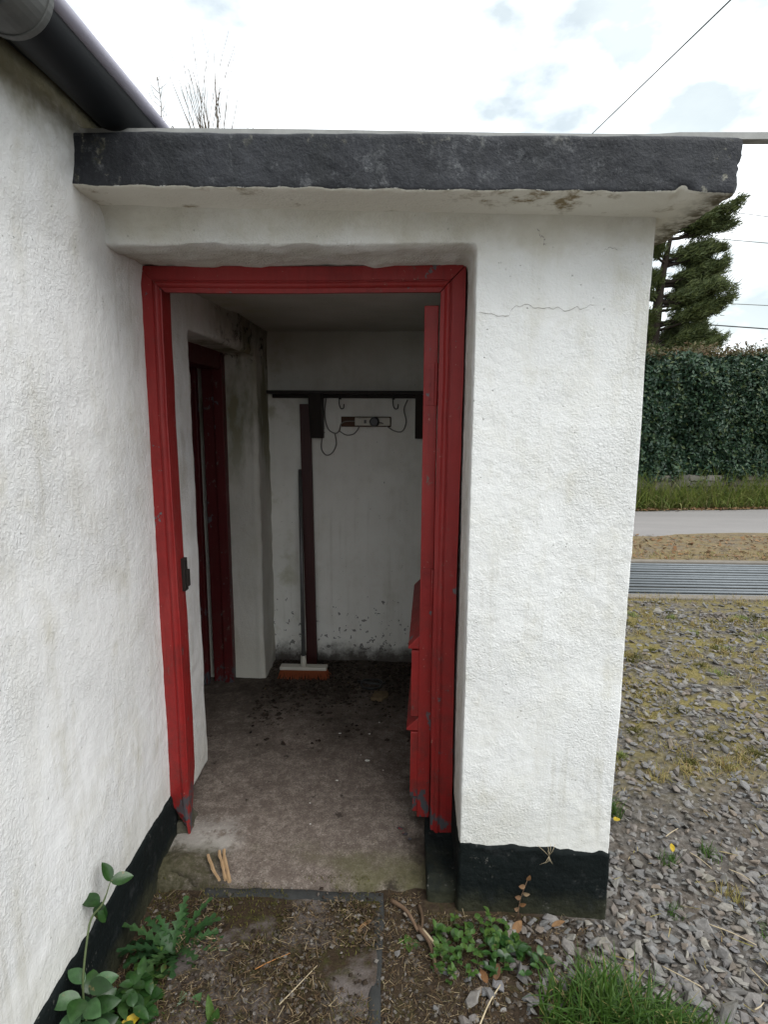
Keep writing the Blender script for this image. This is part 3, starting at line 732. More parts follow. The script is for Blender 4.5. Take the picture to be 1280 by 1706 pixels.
# ---- open door leaf, edge towards the camera
hinge = Vector((.103, 1.975, 0)); ang = -math.radians(2.4)
DM = Matrix.Translation(hinge) @ Matrix.Rotation(ang, 4, 'Z')
dr = MB(); dr.box(-.046, 0, 0, .80, .105, 1.915, DM); door = dr.build('door_leaf', 'red_door', por, .003)
def wb(z, out, h, y1=.78, y0=.006):
    poly = [(-.045, z), (-.045 - out, z), (-.045 - out, z + h * .18), (-.045, z + h)]
    m = MB(); n = len(poly); v = [DM @ Vector((a, y, b)) for y in (y0, y1) for a, b in poly]
    m.add(v, [(3, 2, 1, 0), (4, 5, 6, 7)] + [(i, (i + 1) % 4, (i + 1) % 4 + 4, i + 4) for i in range(4)]); return m
wb(.755, .040, .05).build('weatherboard', 'red_door', door, .002)
wb(.445, .043, .05).build('weatherboard', 'red_door', door, .002)
MB().box(-.073, -.045, .004, .79, .50, .75, DM).build('panel', 'red_door', door, .003)
MB().box(-.073, -.045, .004, .79, .185, .44, DM).build('panel', 'red_door', door, .003)
MB().box(-.064, -.045, .010, .79, .12, .18, DM).build('bottom_rail', 'red_door', door, .003)
for z0, z1 in ((1.60, 1.735), (.92, 1.05)):
    h_ = MB().box(-.040, -.010, -.0035, .002, z0, z1, DM); h_.tube([DM @ Vector((-.004, -.006, z0)), DM @ Vector((-.004, -.006, z1))], .006, 8)
    for zz in (z0 + .02, (z0 + z1) / 2, z1 - .02): h_.tube([DM @ Vector((-.026, -.0055, zz)), DM @ Vector((-.026, -.003, zz))], .005, 8)
    h_.build('hinge', 'red', door, .0008)

# ---- cracks and flakes on the front wall (real slivers laid on the surface)
def on_front(x, z, y0=1.2):
    h = BV['front'].ray_cast(Vector((x, y0, z)), Vector((0, 1, 0)))[0]
    return h if h else Vector((x, 1.68, z))
MT['crackdark'] = simple('crack_shadow_dirt', (.22, .21, .19), (.42, .40, .37), 60, .95, .05)
def crack(pts, w, par):
    P = catmull([(a, 0, b) for a, b in pts], 10); v = []; f = []
    for i, p in enumerate(P):
        x = p.x + .004 * vn1(i, 1, 2.3, 5); z = p.z + .006 * vn1(i, 7, 2.1, 9)
        ww = w * (.35 + .65 * abs(vn1(i, 3, 2.0, 2))) * min(1, (len(P) - i) / 8)
        a = on_front(x, z - ww); b = on_front(x, z + ww)
        v += [a + Vector((0, -.0012, 0)), b + Vector((0, -.0012, 0))]
        if i: k = 2 * i; f.append((k - 2, k, k + 1, k - 1))
    MB().add(v, f).build('crack', 'crackdark', par)
crack([(.20, 1.842), (.27, 1.836), (.30, 1.862), (.36, 1.858), (.42, 1.853), (.47, 1.856), (.52, 1.866)], .0012, por)
crack([(.345, 2.052), (.352, 2.042), (.362, 2.032), (.362, 2.020), (.372, 2.015)], .0022, por)
crack([(.56, 2.00), (.535, 2.01), (.52, 1.995)], .0012, por)

# trunking lying along the roof edge
tr = thing('roof_trunking', 'thin pale grey strip lying along the top of the black roof edge', 'trim', (0, 1.6, 2.23))
m = MB(); v = []; K = 40
for k in range(K + 1):
    x = -.80 + 2.05 * k / K; hit = BV['slab'].ray_cast(Vector((min(x, .72), 1.57, 2.6)), Vector((0, 0, -1)))[0]; z = (hit.z if hit else 2.21)
    z = z + .001 if x < .70 else z + .001; y = 1.545 + .006 * math.sin(x * 4)
    z = 2.2365 - .018 * (x + .8) + .004
    th = .0075 if x < .62 else .011
    v += [(x, y - .014, z - .004), (x, y + .014, z - .004), (x, y + .014, z + th), (x, y - .014, z + th)]
f = [(k * 4 + i, k * 4 + (i + 1) % 4, (k + 1) * 4 + (i + 1) % 4, (k + 1) * 4 + i) for k in range(K) for i in range(4)]
m.add(v, [(3, 2, 1, 0)] + f + [tuple(K * 4 + i for i in range(4))]).build('strip', 'trim', tr)

# ------------------------------------------------------------------ doorstep
ds = thing('doorstep', 'worn concrete doorstep slab with dark border, half covered in moss and litter', 'doorstep', (-.35, 1.4, 0))
mb = MB().box(-.655, -.058, .55, 1.725, -.16, .008)
lumpy('slab', mb, 'step', ds, .011, lambda V, N: .004 * fbm(V, .12, 3, 131) + .002 * vn(V, .03, 135), 1, 'step')
mb = MB().box(-.655, -.055, 1.688, 1.728, -.1, .013); lumpy('back_border', mb, 'stepedge', ds, .008, lambda V, N: .003 * fbm(V, .06, 2, 137), 1)
mb = MB().box(-.082, -.050, .55, 1.690, -.1, .011); lumpy('side_border', mb, 'stepedge', ds, .008, lambda V, N: .004 * fbm(V, .08, 2, 138), 1)

# ------------------------------------------------------------------ things inside the porch
FZ = .058
# shelf rail with hooks
sh = thing('shelf', 'dark wooden shelf with iron coat hooks across the back wall', 'shelf', (-.15, 3.4, 1.69))
MB().box(-.775, .47, 3.315, 3.475, 1.682, 1.70).build('board', 'darkwood', sh, .002)
MB().box(-.77, .47, 3.445, 3.468, 1.662, 1.682).build('hook_rail', 'darkwood', sh, .002)
for bx in (-.545, .055):
    MB().prism([(3.462, 1.435), (3.462, 1.681), (3.33, 1.681), (3.40, 1.435)], 0, bx, bx + .072).build('bracket', 'darkwood', sh, .002)
for hx in (-.378, -.070):
    p = catmull([(hx, 3.44, 1.672), (hx, 3.425, 1.668), (hx - .002, 3.42, 1.64), (hx + .002, 3.42, 1.615), (hx + .012, 3.41, 1.602), (hx + .025, 3.405, 1.607), (hx + .028, 3.40, 1.628)], 5)
    MB().tube(p, .0032, 7).box(hx - .008, hx + .008, 3.436, 3.446, 1.655, 1.68).build('hook', 'iron', sh)
# socket board and cable
so = thing('socket_board', 'power socket strip with black plug mounted on brown board under the shelf', 'power socket', (-.23, 3.46, 1.53))
MB().box(-.372, -.084, 3.448, 3.478, 1.50, 1.558).build('backboard', 'board', so, .002)
MB().box(-.292, -.088, 3.428, 3.449, 1.507, 1.553).build('socket_strip', 'cream', so, .004)
MB().tube([(-.266, 3.429, 1.53), (-.266, 3.421, 1.53)], .019, 20).build('round_socket', 'cream', so, .002)
MB().tube([(-.178, 3.43, 1.53), (-.178, 3.41, 1.53), (-.178, 3.385, 1.53)], [.027, .029, .022], 14).build('plug', 'blackplastic', so, .002)
for x in (-.235, -.228):
    MB().box(x - .003, x + .003, 3.425, 3.429, 1.52, 1.54).build('socket_slot', 'blackplastic', so)
cb = MB()
cb.tube(catmull([(-.46, 3.455, 1.66), (-.468, 3.452, 1.57), (-.45, 3.45, 1.49), (-.41, 3.448, 1.462), (-.385, 3.448, 1.475), (-.372, 3.44, 1.515), (-.345, 3.435, 1.53), (-.292, 3.432, 1.532)]), .0036, 6)
cb.tube(catmull([(-.388, 3.45, 1.477), (-.34, 3.448, 1.452), (-.295, 3.448, 1.462), (-.268, 3.445, 1.50), (-.266, 3.432, 1.515)]), .0032, 6)
cb.tube(catmull([(-.41, 3.452, 1.462), (-.402, 3.448, 1.40), (-.425, 3.448, 1.35), (-.46, 3.448, 1.335), (-.488, 3.448, 1.37), (-.485, 3.45, 1.43), (-.47, 3.452, 1.47)]), .0034, 6)
cb.tube(catmull([(-.178, 3.40, 1.522), (-.13, 3.43, 1.52), (-.07, 3.448, 1.48), (-.02, 3.45, 1.475), (.004, 3.45, 1.53), (-.01, 3.45, 1.60), (.01, 3.45, 1.655)]), .0036, 6)
cb.build('cable', 'cable', so)
# plank
pk = thing('timber_plank', 'long dark maroon plank leaning upright against the back wall', 'plank', (-.56, 3.4, FZ))
pa, pb = Vector((-.553, 3.395, FZ - .004)), Vector((-.578, 3.437, 1.628)); ax = (pb - pa).normalized()
pm = Matrix.Identity(4); xx = Vector((1, 0, 0)); xx = (xx - ax * xx.dot(ax)).normalized(); yy = ax.cross(xx)
for i in range(3): pm[i][0] = xx[i]; pm[i][1] = yy[i]; pm[i][2] = ax[i]; pm[i][3] = pa[i]
MB().box(-.031, .031, -.013, .013, 0, (pb - pa).length, pm).build('plank_body', 'plank', pk, .002)
MB().box(-.012, .012, .0125, .015, (pb - pa).length - .14, (pb - pa).length - .12, pm).build('nail_strip', 'iron', pk)
# broom
br = thing('broom', 'broom with thin grey handle and orange bristles standing in the corner', 'broom', (-.575, 3.22, FZ))
MB().tube([(-.576, 3.222, .15), (-.612, 3.425, 1.252)], .0115, 10).build('handle', 'greymetal', br)
MB().tube([(-.5755, 3.221, .128), (-.578, 3.232, .19)], [.019, .0155], 12).build('socket', 'cream', br)
MB().box(-.712, -.438, 3.195, 3.252, .112, .132).build('head', 'cream', br, .006)
m = MB()
for i in range(46):
    for j in range(4):
        x = -.705 + .26 * i / 45; y = 3.203 + .042 * j / 3
        sp = (x + .575) * .12
        m.tube([(x, y, .114), (x + sp * .5 + rnd.gauss(0, .001), y - .004 * (1.5 - j), .088), (x + sp + rnd.gauss(0, .004), y - .012 * (1.5 - j) + rnd.gauss(0, .003), FZ + .002 + rnd.random() * .008)], [.0026, .0024, .0017], 4, False)
m.build('bristles', 'bristle', br)
# black cable ring, bark piece
rg = catmull([(-.175 + .058 * math.cos(a), 3.14 + .062 * math.sin(a), FZ + .008 + .004 * math.sin(3 * a)) for a in np.linspace(0, 2 * math.pi, 15)] + [(-.10, 3.16, FZ + .006)], 4)
rg = [(-.255, 3.165, FZ + .01), (-.235, 3.16, FZ + .012)] + rg
tag(MB().tube(rg, .0075, 8).build('cable_ring', 'blackplastic'), 'black hose loop lying on the dirty floor inside the porch', 'hose')
mb = MB().prism([(-.175, 2.955), (-.15, 3.035), (-.08, 3.04), (-.075, 2.985), (-.11, 2.945)], 2, FZ - .005, FZ + .02)
bk = lumpy('bark_piece', mb, simple('rotten_board', (.07, .05, .03), (.20, .15, .09), 25, .95, .1, 0, .6, .004), None, .006, lambda V, N: .006 * fbm(V, .03, 2, 3), 1)
tag(bk, 'broken brown chunk of rotten board beside the black hose loop', 'debris')
# soil crumbs and rubble at the back of the floor
def crumbs(name, n, box, smin, smax, mat, parent=None, zf=None, seed=1, flat=.5, dens=None):
    rg_ = np.random.default_rng(seed); V = []; Fc = []; c = 0
    base = np.array([[1, 0, 0], [-1, 0, 0], [0, 1, 0], [0, -1, 0], [0, 0, 1], [0, 0, -1]], float)
    tri = np.array([[0, 2, 4], [2, 1, 4], [1, 3, 4], [3, 0, 4], [2, 0, 5], [1, 2, 5], [3, 1, 5], [0, 3, 5]])
    while c < n:
        x = rg_.uniform(box[0], box[1]); y = rg_.uniform(box[2], box[3])
        if dens and rg_.random() > dens(x, y): continue
        s = smin + (smax - smin) * rg_.random() ** 2.5
        p = base * rg_.uniform(.6, 1.2, (6, 1)) * s * np.array([1, rg_.uniform(.5, 1), flat])
        a = rg_.uniform(0, 6.28); ca, sa = math.cos(a), math.sin(a); p = p @ np.array([[ca, sa, 0], [-sa, ca, 0], [0, 0, 1]])
        V.append(p + np.array([x, y, zf(x, y) + s * flat * .25])); Fc.append(tri + 6 * c); c += 1
    o = link(name, mesh_np(name, np.concatenate(V), np.concatenate(Fc)), mat, parent); o['kind'] = 'stuff'; return o
MT['crumb2'] = leaf_mat('earth_crumb', [(.03, .022, .015), (.08, .06, .045), (.02, .015, .011), (.15, .13, .11), (.05, .035, .025), (.24, .22, .20), (.035, .028, .02)], .95, .1, 0)
MT['crumb'] = leaf_mat('soil_crumb', [(.020, .015, .011), (.05, .038, .03), (.03, .022, .017), (.09, .075, .06), (.014, .011, .009)], .95, .1, 0)
def dn(x, y): return min(1, max(.015, (y - 2.45) / .8)) ** 1.5 * (1 if y > 2.9 or abs(x + .25) > .3 else .5)
o = crumbs('soil_crumbs', 3800, (-.78, .10, 2.05, 3.46), .003, .020, 'crumb', None, lambda x, y: FZ, 5, .5, dn)
tag(o, 'dark soil crumbs and rubble scattered on the porch floor', 'soil', kind='stuff')
def flake(x, y, z, s, mat, lab, nm='paint_flake', grp='white paint flakes on the porch floor'):
    n = rnd.randint(5, 7); a0 = rnd.random() * 6; pts = [(x + s * rnd.uniform(.5, 1.2) * math.cos(a0 + 2 * math.pi * k / n), y + s * .5 * rnd.uniform(.6, 1.1) * math.sin(a0 + 2 * math.pi * k / n)) for k in range(n)]
    o = MB().prism(pts, 2, z, z + .0022).build(nm, mat); tag(o, lab, 'flake', grp); return o
for (x, y, s) in ((-.30, 2.62, .007), (-.155, 2.62, .009), (-.115, 2.73, .006), (-.155, 2.40, .013), (-.185, 2.44, .005), (-.27, 2.25, .007), (-.36, 2.10, .004), (-.34, 1.98, .004), (-.08, 2.33, .004)):
    flake(x, y, FZ + .002, s, 'chipwhite', 'small white paint flake lying on the porch floor')
for (x, y, s) in ((-.005, 1.985, .016), (.018, 1.955, .014), (.03, 1.93, .010)):
    flake(x, y, FZ - .008, s, 'red_door', 'red paint flake on concrete beside the foot of the open door', grp='red paint flakes by the door')

# ------------------------------------------------------------------ leaves
def leafmesh(L, wprof, n=10, fold=.25, droop=.5, curl=0):
    """along +Y from the origin; wprof(t)->half width; returns verts, faces"""
    v = []; f = []
    y = z = 0.0
    for i in range(n + 1):
        t = i / n; w = wprof(t)
        a = -droop * t
        if i: y += L / n * math.cos(a); z += L / n * math.sin(a)
        v += [(-w, y, z + fold * w), (-w * .5, y, z + fold * w * .42), (0, y, z), (w * .5, y, z + fold * w * .42), (w, y, z + fold * w)]
        if i:
            k = i * 5
            for j in range(4): f.append((k - 5 + j, k - 4 + j, k + 1 + j, k + j))
    return v, f
def oval(W): return lambda t: W * (math.sin(math.pi * min(1, t ** .85)) ** .8 + .02)
def orient(p, d, up=(0, 0, 1), roll=0, sc=1):
    d = Vector(d).normalized(); u = Vector(up); x = d.cross(u)
    if x.length < .05: x = Vector((1, 0, 0))
    x.normalize(); u = x.cross(d)
    m = Matrix.Identity(4)
    for i in range(3): m[i][0] = x[i]; m[i][1] = d[i]; m[i][2] = u[i]
    return Matrix.Translation(p) @ m @ Matrix.Rotation(roll, 4, 'Y') @ Matrix.Scale(sc, 4)
def leafobj(name, mat, parent, p, d, L, W, up=(0, 0, 1), roll=0, fold=.25, droop=.5, prof=None, n=10):
    v, f = leafmesh(L, prof or oval(W), n, fold, droop); M_ = orient(p, d, up, roll)
    return MB().add([M_ @ Vector(q) for q in v], f, True).build(name, mat, parent)

# creeping vine against the house plinth
vn_ = thing('vine_plant', 'glossy green vine climbing the black plinth, with two leaves over the white wall', 'plant', (-.71, 1.22, -.02))
stem = catmull([(-.745, 1.19, -.02), (-.765, 1.20, .08), (-.775, 1.215, .19), (-.785, 1.265, .27), (-.79, 1.30, .295), (-.785, 1.345, .295), (-.782, 1.385, .325)], 6)
MB().tube(stem, [.0028] * (len(stem) - 6) + [.0024, .002, .0018, .0016, .0014, .0012], 6).build('stem', 'stem', vn_)
tip = Vector((-.782, 1.385, .325))
for (p, d, L, W, rl) in ((tip, (-.35, .25, .9), .055, .017, .3), (tip, (.8, .3, .1), .058, .017, -.5), (tip + Vector((-.012, -.04, -.035)), (-.8, .1, .35), .060, .021, .4), (tip + Vector((-.008, -.035, -.03)), (-.1, -.2, -.9), .062, .020, .9), (tip + Vector((-.012, -.05, -.045)), (.5, .1, -.8), .042, .012, -.2)):
    leafobj('leaf', 'vine', vn_, p, d, L, W, (.75, -.5, .5), rl, .2, .4)
base = Vector((-.765, 1.215, .19))
rv = random.Random(3)
for k in range(24):
    t = k / 23; a = k * 2.4; q = base + Vector((.01 * math.cos(a), -.01 + .05 * math.sin(a) * .4, .01 - .19 * t))
    d = Vector((math.cos(a) * .9 + .15, math.sin(a) * .7 - .35, .35 - .25 * t))
    leafobj('leaf', 'vine' if rv.random() < .55 else 'vinepale', vn_, q, d, rv.uniform(.055, .075), rv.uniform(.016, .022), (.25, -.6, .8), rv.uniform(-.4, .4), .22, .6)

# dandelion
def dand(W): return lambda t: W * (.10 + .90 * math.sin(math.pi * min(1, .10 + .8 * t)) * (.12 + .88 * ((t * 7.0) % 1.0) ** 1.4)) * (1 if t < .98 else .05)
def rosette(name, label, loc, n, L, W, seed, mat='dandelion', az=None, lift=(.2, .9), prof=None, cat='plant', nseg=42, droop=(.7, 1.5)):
    T = thing(name, label, cat, loc); r = random.Random(seed)
    for k in range(n):
        a = (az[0] + (az[1] - az[0]) * r.random()) if az else (k * 2.4 + r.uniform(-.3, .3))
        l = L * r.uniform(.7, 1.15)
        leafobj('leaf', mat, T, Vector(loc) + Vector((r.uniform(-.01, .01), r.uniform(-.01, .01), .003)), (math.cos(a), math.sin(a), r.uniform(*lift)), l, 0, (0, 0, 1), r.uniform(-.4, .4), .18, r.uniform(*droop), (prof or dand)(W * r.uniform(.8, 1.15)), nseg)
    return T
rosette('dandelion', 'dandelion with jagged leaves growing in the corner beside the doorstep', (-.675, 1.50, -.03), 24, .165, .027, 5, lift=(.5, 2.6))
rosette('dandelion', 'low jagged weed with long leaves lying flat left of the doorstep', (-.60, 1.42, -.025), 10, .12, .02, 9, lift=(.1, .5))
def ov(W): return oval(W)
rosette('broadleaf_plant', 'small broad-leaved plant growing in soil left of the doorstep edge', (-.565, 1.325, -.02), 11, .058, .019, 12, 'vinepale', None, (.5, 1.6), ov, nseg=8, droop=(.3, .8))
rosette('broadleaf_plant', 'dark leafy plant tucked under the jagged dandelion by the plinth', (-.70, 1.44, -.03), 9, .075, .016, 14, 'vine', None, (.2, .8), ov, nseg=8)
T = thing('seedling', 'upright two-leaved green seedling at the bottom edge of the doorstep', 'plant', (-.485, 1.285, 0))
for d, L in (((-.25, .3, 1), .075), ((.3, .1, 1), .05), ((-.1, -.5, .8), .045)):
    leafobj('leaf', 'clover', T, (-.485, 1.285, -.002), d, L, .011, (0, -1, .2), .2, .25, .2)
T = thing('yellow_leaf', 'bright yellow fallen leaf lying among plants by the house plinth', 'leaf', (-.672, 1.262, .0))
leafobj('blade', 'yellowleaf', T, (-.71, 1.235, .035), (.8, .6, .2), .065, .012, (0, -.3, 1), .3, .3, -.1)
leafobj('lobe', 'yellowleaf', T, (-.707, 1.237, .035), (1, -.05, .05), .05, .009, (0, -.3, 1), -.2, .3, .2)
rosette('weed', 'small green rosette weed between the doorstep and the black plinth stump', (.02, 1.545, -.01), 9, .05, .013, 21, 'clover', None, (.2, .9), ov, nseg=8)

def multi_leaf(n, cx, cy, rx, ry, L, W, mat, name, label, seed, hmax=.05, cat='plant', z0=None, up=(.3, 1.4)):
    r = random.Random(seed); T = thing(name, label, cat, (cx, cy, 0)); st = MB(); m = MB()
    for k in range(n):
        a = r.random() * 6.28; q = math.sqrt(r.random()); x = cx + rx * q * math.cos(a); y = cy + ry * q * math.sin(a); z = gz1(x, y); h = r.uniform(.004, hmax)
        p = Vector((x, y, z + h)); st.tube([(x + r.uniform(-.01, .01), y + r.uniform(-.01, .01), z - .003), p], .0009, 4)
        for j in range(r.choice((2, 3, 3))):
            b = r.random() * 6.28; v, f = leafmesh(L * r.uniform(.6, 1.2), oval(W * r.uniform(.7, 1.2)), 5, .2, .5)
            M_ = orient(p, (math.cos(b), math.sin(b), r.uniform(*up) - .4), (0, 0, 1), r.uniform(-.4, .4)); m.add([M_ @ Vector(t) for t in v], f, True)
    st.build('stems', 'stem', T); m.build('foliage', mat, T); return T
multi_leaf(60, .24, 1.545, .14, .085, .026, .0085, 'clover', 'weed_patch', 'low patch of small-leaved green weeds at the foot of the black pier plinth', 31, .045)
multi_leaf(26, .155, 1.475, .07, .05, .018, .007, 'clover', 'weed_patch', 'sparse bright chickweed sprigs in litter right of the doorstep', 33, .03)
multi_leaf(30, .335, 1.50, .09, .06, .032, .009, 'vine', 'weed_patch', 'dark green weeds between the pier plinth and the grass tuft', 34, .04)

multi_leaf(34, -.70, 1.36, .08, .12, .022, .007, 'clover', 'weed_patch', 'small-leaved weeds in the shade along the house plinth', 37, .04)
multi_leaf(16, -.60, 1.27, .06, .05, .026, .008, 'clover', 'weed_patch', 'few green leaves at the bottom left below the broad-leaved plant', 38, .03)
multi_leaf(30, -.71, 1.27, .07, .09, .05, .014, 'vine', 'leafy_plant', 'dense dark leaves at the bottom left beneath the climbing vine', 39, .09, up=(.2, 1.2))
# ---- grass blades (numpy)
def blades(n, fpos, L, W, mat, name, parent=None, seed=1, lean=(.2, .9), bias=None, segs=5, kind='stuff', curl=1.2):
    r = np.random.default_rng(seed); V = np.zeros((n, segs + 1, 2, 3))
    for k in range(n):
        x, y, z, sc = fpos(r); a = r.uniform(0, 6.28); l = L * sc * r.uniform(.55, 1.2); th = r.uniform(*lean); w = W * r.uniform(.6, 1.25)
        dx, dy = math.cos(a), math.sin(a)
        if bias: dx += bias[0]; dy += bias[1]; q = math.hypot(dx, dy) or 1; dx /= q; dy /= q
        ph = r.uniform(-.7, .7); sx, sy = -dy * math.cos(ph) + dx * math.sin(ph), dx * math.cos(ph) + dy * math.sin(ph)
        px = np.array([x, y, z]); el = math.pi / 2 - th * .35; cu = curl * r.uniform(.3, 1.2) * th
        for i in range(segs + 1):
            t = i / segs; ww = w * (1 - t ** 1.8) + w * .04
            V[k, i, 0] = px - np.array([sx, sy, 0]) * ww; V[k, i, 1] = px + np.array([sx, sy, 0]) * ww
            e = el - cu * t; px = px + np.array([dx * math.cos(e), dy * math.cos(e), math.sin(e)]) * l / segs
    b = np.arange(n)[:, None] * (segs + 1) * 2 + np.arange(segs)[None] * 2
    F = np.stack([b, b + 1, b + 3, b + 2], -1).reshape(-1, 4)
    o = link(name, mesh_np(name, V.reshape(-1, 3), F, True), mat, parent)
    if kind: o['kind'] = kind
    return o
def tuftpos(cx, cy, rx, ry, zf=gz1, pw=.6):
    def f(r):
        a = r.uniform(0, 6.28); q = r.random() ** pw; x = cx + rx * q * math.cos(a); y = cy + ry * q * math.sin(a)
        return x, y, zf(x, y) - .004, 1.15 - .45 * q
    return f
T = thing('grass_tuft', 'lush bright green grass tuft on gravel in front of the pier', 'grass', (.56, 1.33, 0))
blades(620, tuftpos(.54, 1.325, .17, .11), .165, .0034, 'grass', 'blades', T, 3, (.3, 1.9), (.0, -.15), 7, None)
blades(330, tuftpos(.68, 1.30, .11, .08), .12, .003, 'grass', 'outer_blades', T, 13, (.4, 2.0), (.2, -.1), 6, None)
blades(150, tuftpos(.57, 1.32, .22, .13), .14, .0018, 'drypatch', 'dead_blades', T, 14, (.6, 2.2), None, 6, None)
blades(200, tuftpos(.75, 1.30, .11, .07), .085, .002, 'grass', 'side_blades', T, 4, (.3, 1.6), None, 5, None)
def smalltuft(px, py, n, L, mat, label, seed, r_=.04, W=.0016):
    T = thing('small_grass_tuft', label, 'grass', (px, py, 0)); blades(n, tuftpos(px, py, r_, r_), L, W, mat, 'blades', T, seed, (.4, 1.6), None, 4, None)
smalltuft(.83, 2.20, 160, .10, 'grass', 'green grass tuft against the right side of the white pier', 41, .06, .002)
smalltuft(.965, 1.93, 70, .055, 'grass', 'small green tuft with a yellow leaf in the gravel', 42, .035)
smalltuft(.885, 1.71, 60, .05, 'grass', 'little dark tuft in gravel level with the pier plinth', 43, .03)
smalltuft(1.10, 1.78, 90, .06, 'drypatch', 'dry tan grass clump in gravel near the right edge', 44, .05)
smalltuft(1.16, 1.62, 80, .06, 'grass', 'green clump in the gravel at the right edge', 45, .045)
smalltuft(1.13, 1.98, 60, .06, 'grass', 'sparse green clump further up the gravel at the right edge', 46, .045)
T = thing('yellow_leaf', 'yellow leaf on the small gravel tuft', 'leaf', (.97, 1.935, .03)); leafobj('blade', 'yellowleaf', T, (.975, 1.93, .03), (.2, .8, .5), .035, .008)
T = thing('yellow_leaf', 'pale yellow leaf on gravel below the tuft beside the pier', 'leaf', (.835, 2.115, .01)); leafobj('blade', 'yellowleaf', T, (.83, 2.11, .015), (.8, .4, .2), .03, .012)

# dry grass patches, moss across the drive
def patchpos(cs):
    def f(r):
        c = cs[r.integers(len(cs))]; a = r.uniform(0, 6.28); q = abs(r.normal(0, .55)); x = c[0] + c[2] * q * math.cos(a); y = c[1] + c[2] * 1.1 * q * math.sin(a)
        return x, y, gz1(x, y) - .003, 1.0
    return f
rp_ = np.random.default_rng(77)
cs = []
while len(cs) < 80:
    y = rp_.uniform(2.3, 5.0); x = .70 + rp_.uniform(0, 1) * (y * .58 + .2); cs.append((x, y, rp_.uniform(.05, .16)))
o = blades(12000, patchpos(cs), .045, .0019, 'drypatch', 'dry_grass', None, 51, (.6, 2.4), None, 3)
tag(o, 'patchy tan and yellow dry grass growing through the gravel drive', 'grass', kind='stuff')
o = blades(6000, patchpos([(c[0] + .2, c[1] + .1, c[2] * .8) for c in cs[::2]]), .03, .0022, 'moss', 'moss_tufts', None, 52, (.6, 2.4), None, 3)
tag(o, 'yellow-green moss and short grass in the gravel drive', 'moss', kind='stuff')
o = blades(3000, patchpos([(c[0] - .1, c[1] + .15, c[2] * .5) for c in cs[::3]]), .04, .0022, 'vergegrass', 'drive_weeds', None, 54, (.6, 2.2), None, 3); tag(o, 'small yellow-green weeds scattered up the gravel drive', 'weeds', kind='stuff')
def edgep(r):
    x = r.uniform(1.2, 5.4); y = 5.05 + .05 * r.normal() if r.random() < .5 else 6.55 + .35 * r.random()
    return x, y, gz1(x, y), 1
o = blades(2600, edgep, .05, .0025, 'drypatch', 'kerb_grass', None, 53, (.6, 2.2), None, 3); tag(o, 'short tan grass along both edges of the cattle grid', 'grass', kind='stuff')

# ------------------------------------------------------------------ gravel
def stone_templates(n, seed):
    r = np.random.default_rng(seed); out = []
    for k in range(n):
        m_ = r.integers(5, 8); an = np.sort(r.uniform(0, 6.28, m_) * .35 + np.arange(m_) * 6.283 / m_ * .65 + r.uniform(0, .2, m_))
        rad = r.uniform(.75, 1.1, m_); el = r.uniform(.5, .85)
        base = np.stack([rad * np.cos(an), rad * np.sin(an) * el], 1); h = r.uniform(.11, .24)
        bot = np.concatenate([base * .86, np.full((m_, 1), -h)], 1)
        mid = np.concatenate([base, (r.uniform(-.3, .3, (m_, 1)) * h)], 1)
        top = np.concatenate([base * r.uniform(.66, .84, (m_, 1)), h * r.uniform(.75, 1.15, (m_, 1))], 1)
        V = np.concatenate([bot, mid, top, [[0, 0, h * r.uniform(.95, 1.3)]]]); F = []
        for i in range(m_):
            j = (i + 1) % m_
            F += [(i, j, m_ + j), (i, m_ + j, m_ + i), (m_ + i, m_ + j, 2 * m_ + j), (m_ + i, 2 * m_ + j, 2 * m_ + i), (2 * m_ + i, 2 * m_ + j, 3 * m_)]
        out.append((V, np.array(F)))
    return out
ST = stone_templates(14, 5)
gd = link('gravel_bed', None); gd.empty_display_size = .05
# stone positions by dart throwing on a jittered grid
rs = np.random.default_rng(9); stones = []
def in_house(x, y): return (x < .69 and 1.655 < y < 3.9)
def wgt(x, y):
    w = 1.0
    if x < .62: w *= max(.07, (x - .12) / .42) ** 1.4
    if y > 2.3: w *= max(.5, 1 - (y - 2.3) * .3)
    if y > 2.2 and vn1(x, y, .38, 55) > .25: w *= .5
    w *= .72 + .5 * vn1(x, y, .5, 77)
    return w
for layer in range(3):
    y = 1.02
    while y < 4.95:
        stp = .026 + .0050 * max(0, y - 1.6)
        x = -.02
        while x < .75 + y * .72 + .45:
            px, py = x + rs.uniform(-.5, .5) * stp, y + rs.uniform(-.5, .5) * stp
            if not in_house(px, py) and rs.random() < wgt(px, py) * (1.3, .8, .45)[layer]:
                s = (.0125 + .0215 * rs.random() ** 1.8) * (1 + .06 * max(0, y - 1.6))
                if rs.random() < .02: s *= 1.6
                stones.append((px, py, s, layer))
            x += stp
        y += stp
print('stones', len(stones))
def stone_xf(s, r):
    px, py, sz, layer = s
    z = gz1(px, py) + sz * .12 + layer * .005
    tilt = Matrix.Rotation(r.normal(0, .32), 4, 'X') @ Matrix.Rotation(r.normal(0, .32), 4, 'Y')
    return Matrix.Translation((px, py, z)) @ tilt @ Matrix.Rotation(r.uniform(0, 6.28), 4, 'Z') @ Matrix.Diagonal((sz, sz * r.uniform(.75, 1.05), sz * r.uniform(.8, 1.2), 1))
fx = lambda s: (s[2] / math.dist((0, 0, 1.57), (s[0], s[1], 0))) * (1 if (.66 < s[0] + .0 and s[0] < .04 + .72 * s[1] and s[1] > 1.33 and (s[1] < 1.66 or s[0] > .40 * s[1])) or (.30 < s[0] <= .66 and 1.45 < s[1] < 1.66) else .01)
stones.sort(key=fx, reverse=True)
tmesh = []
for V, Fc in ST:
    me = mesh_np('stone', V, Fc); me.materials.append(MT['gravel1']); tmesh.append(me)
gd['kind'] = 'structure'
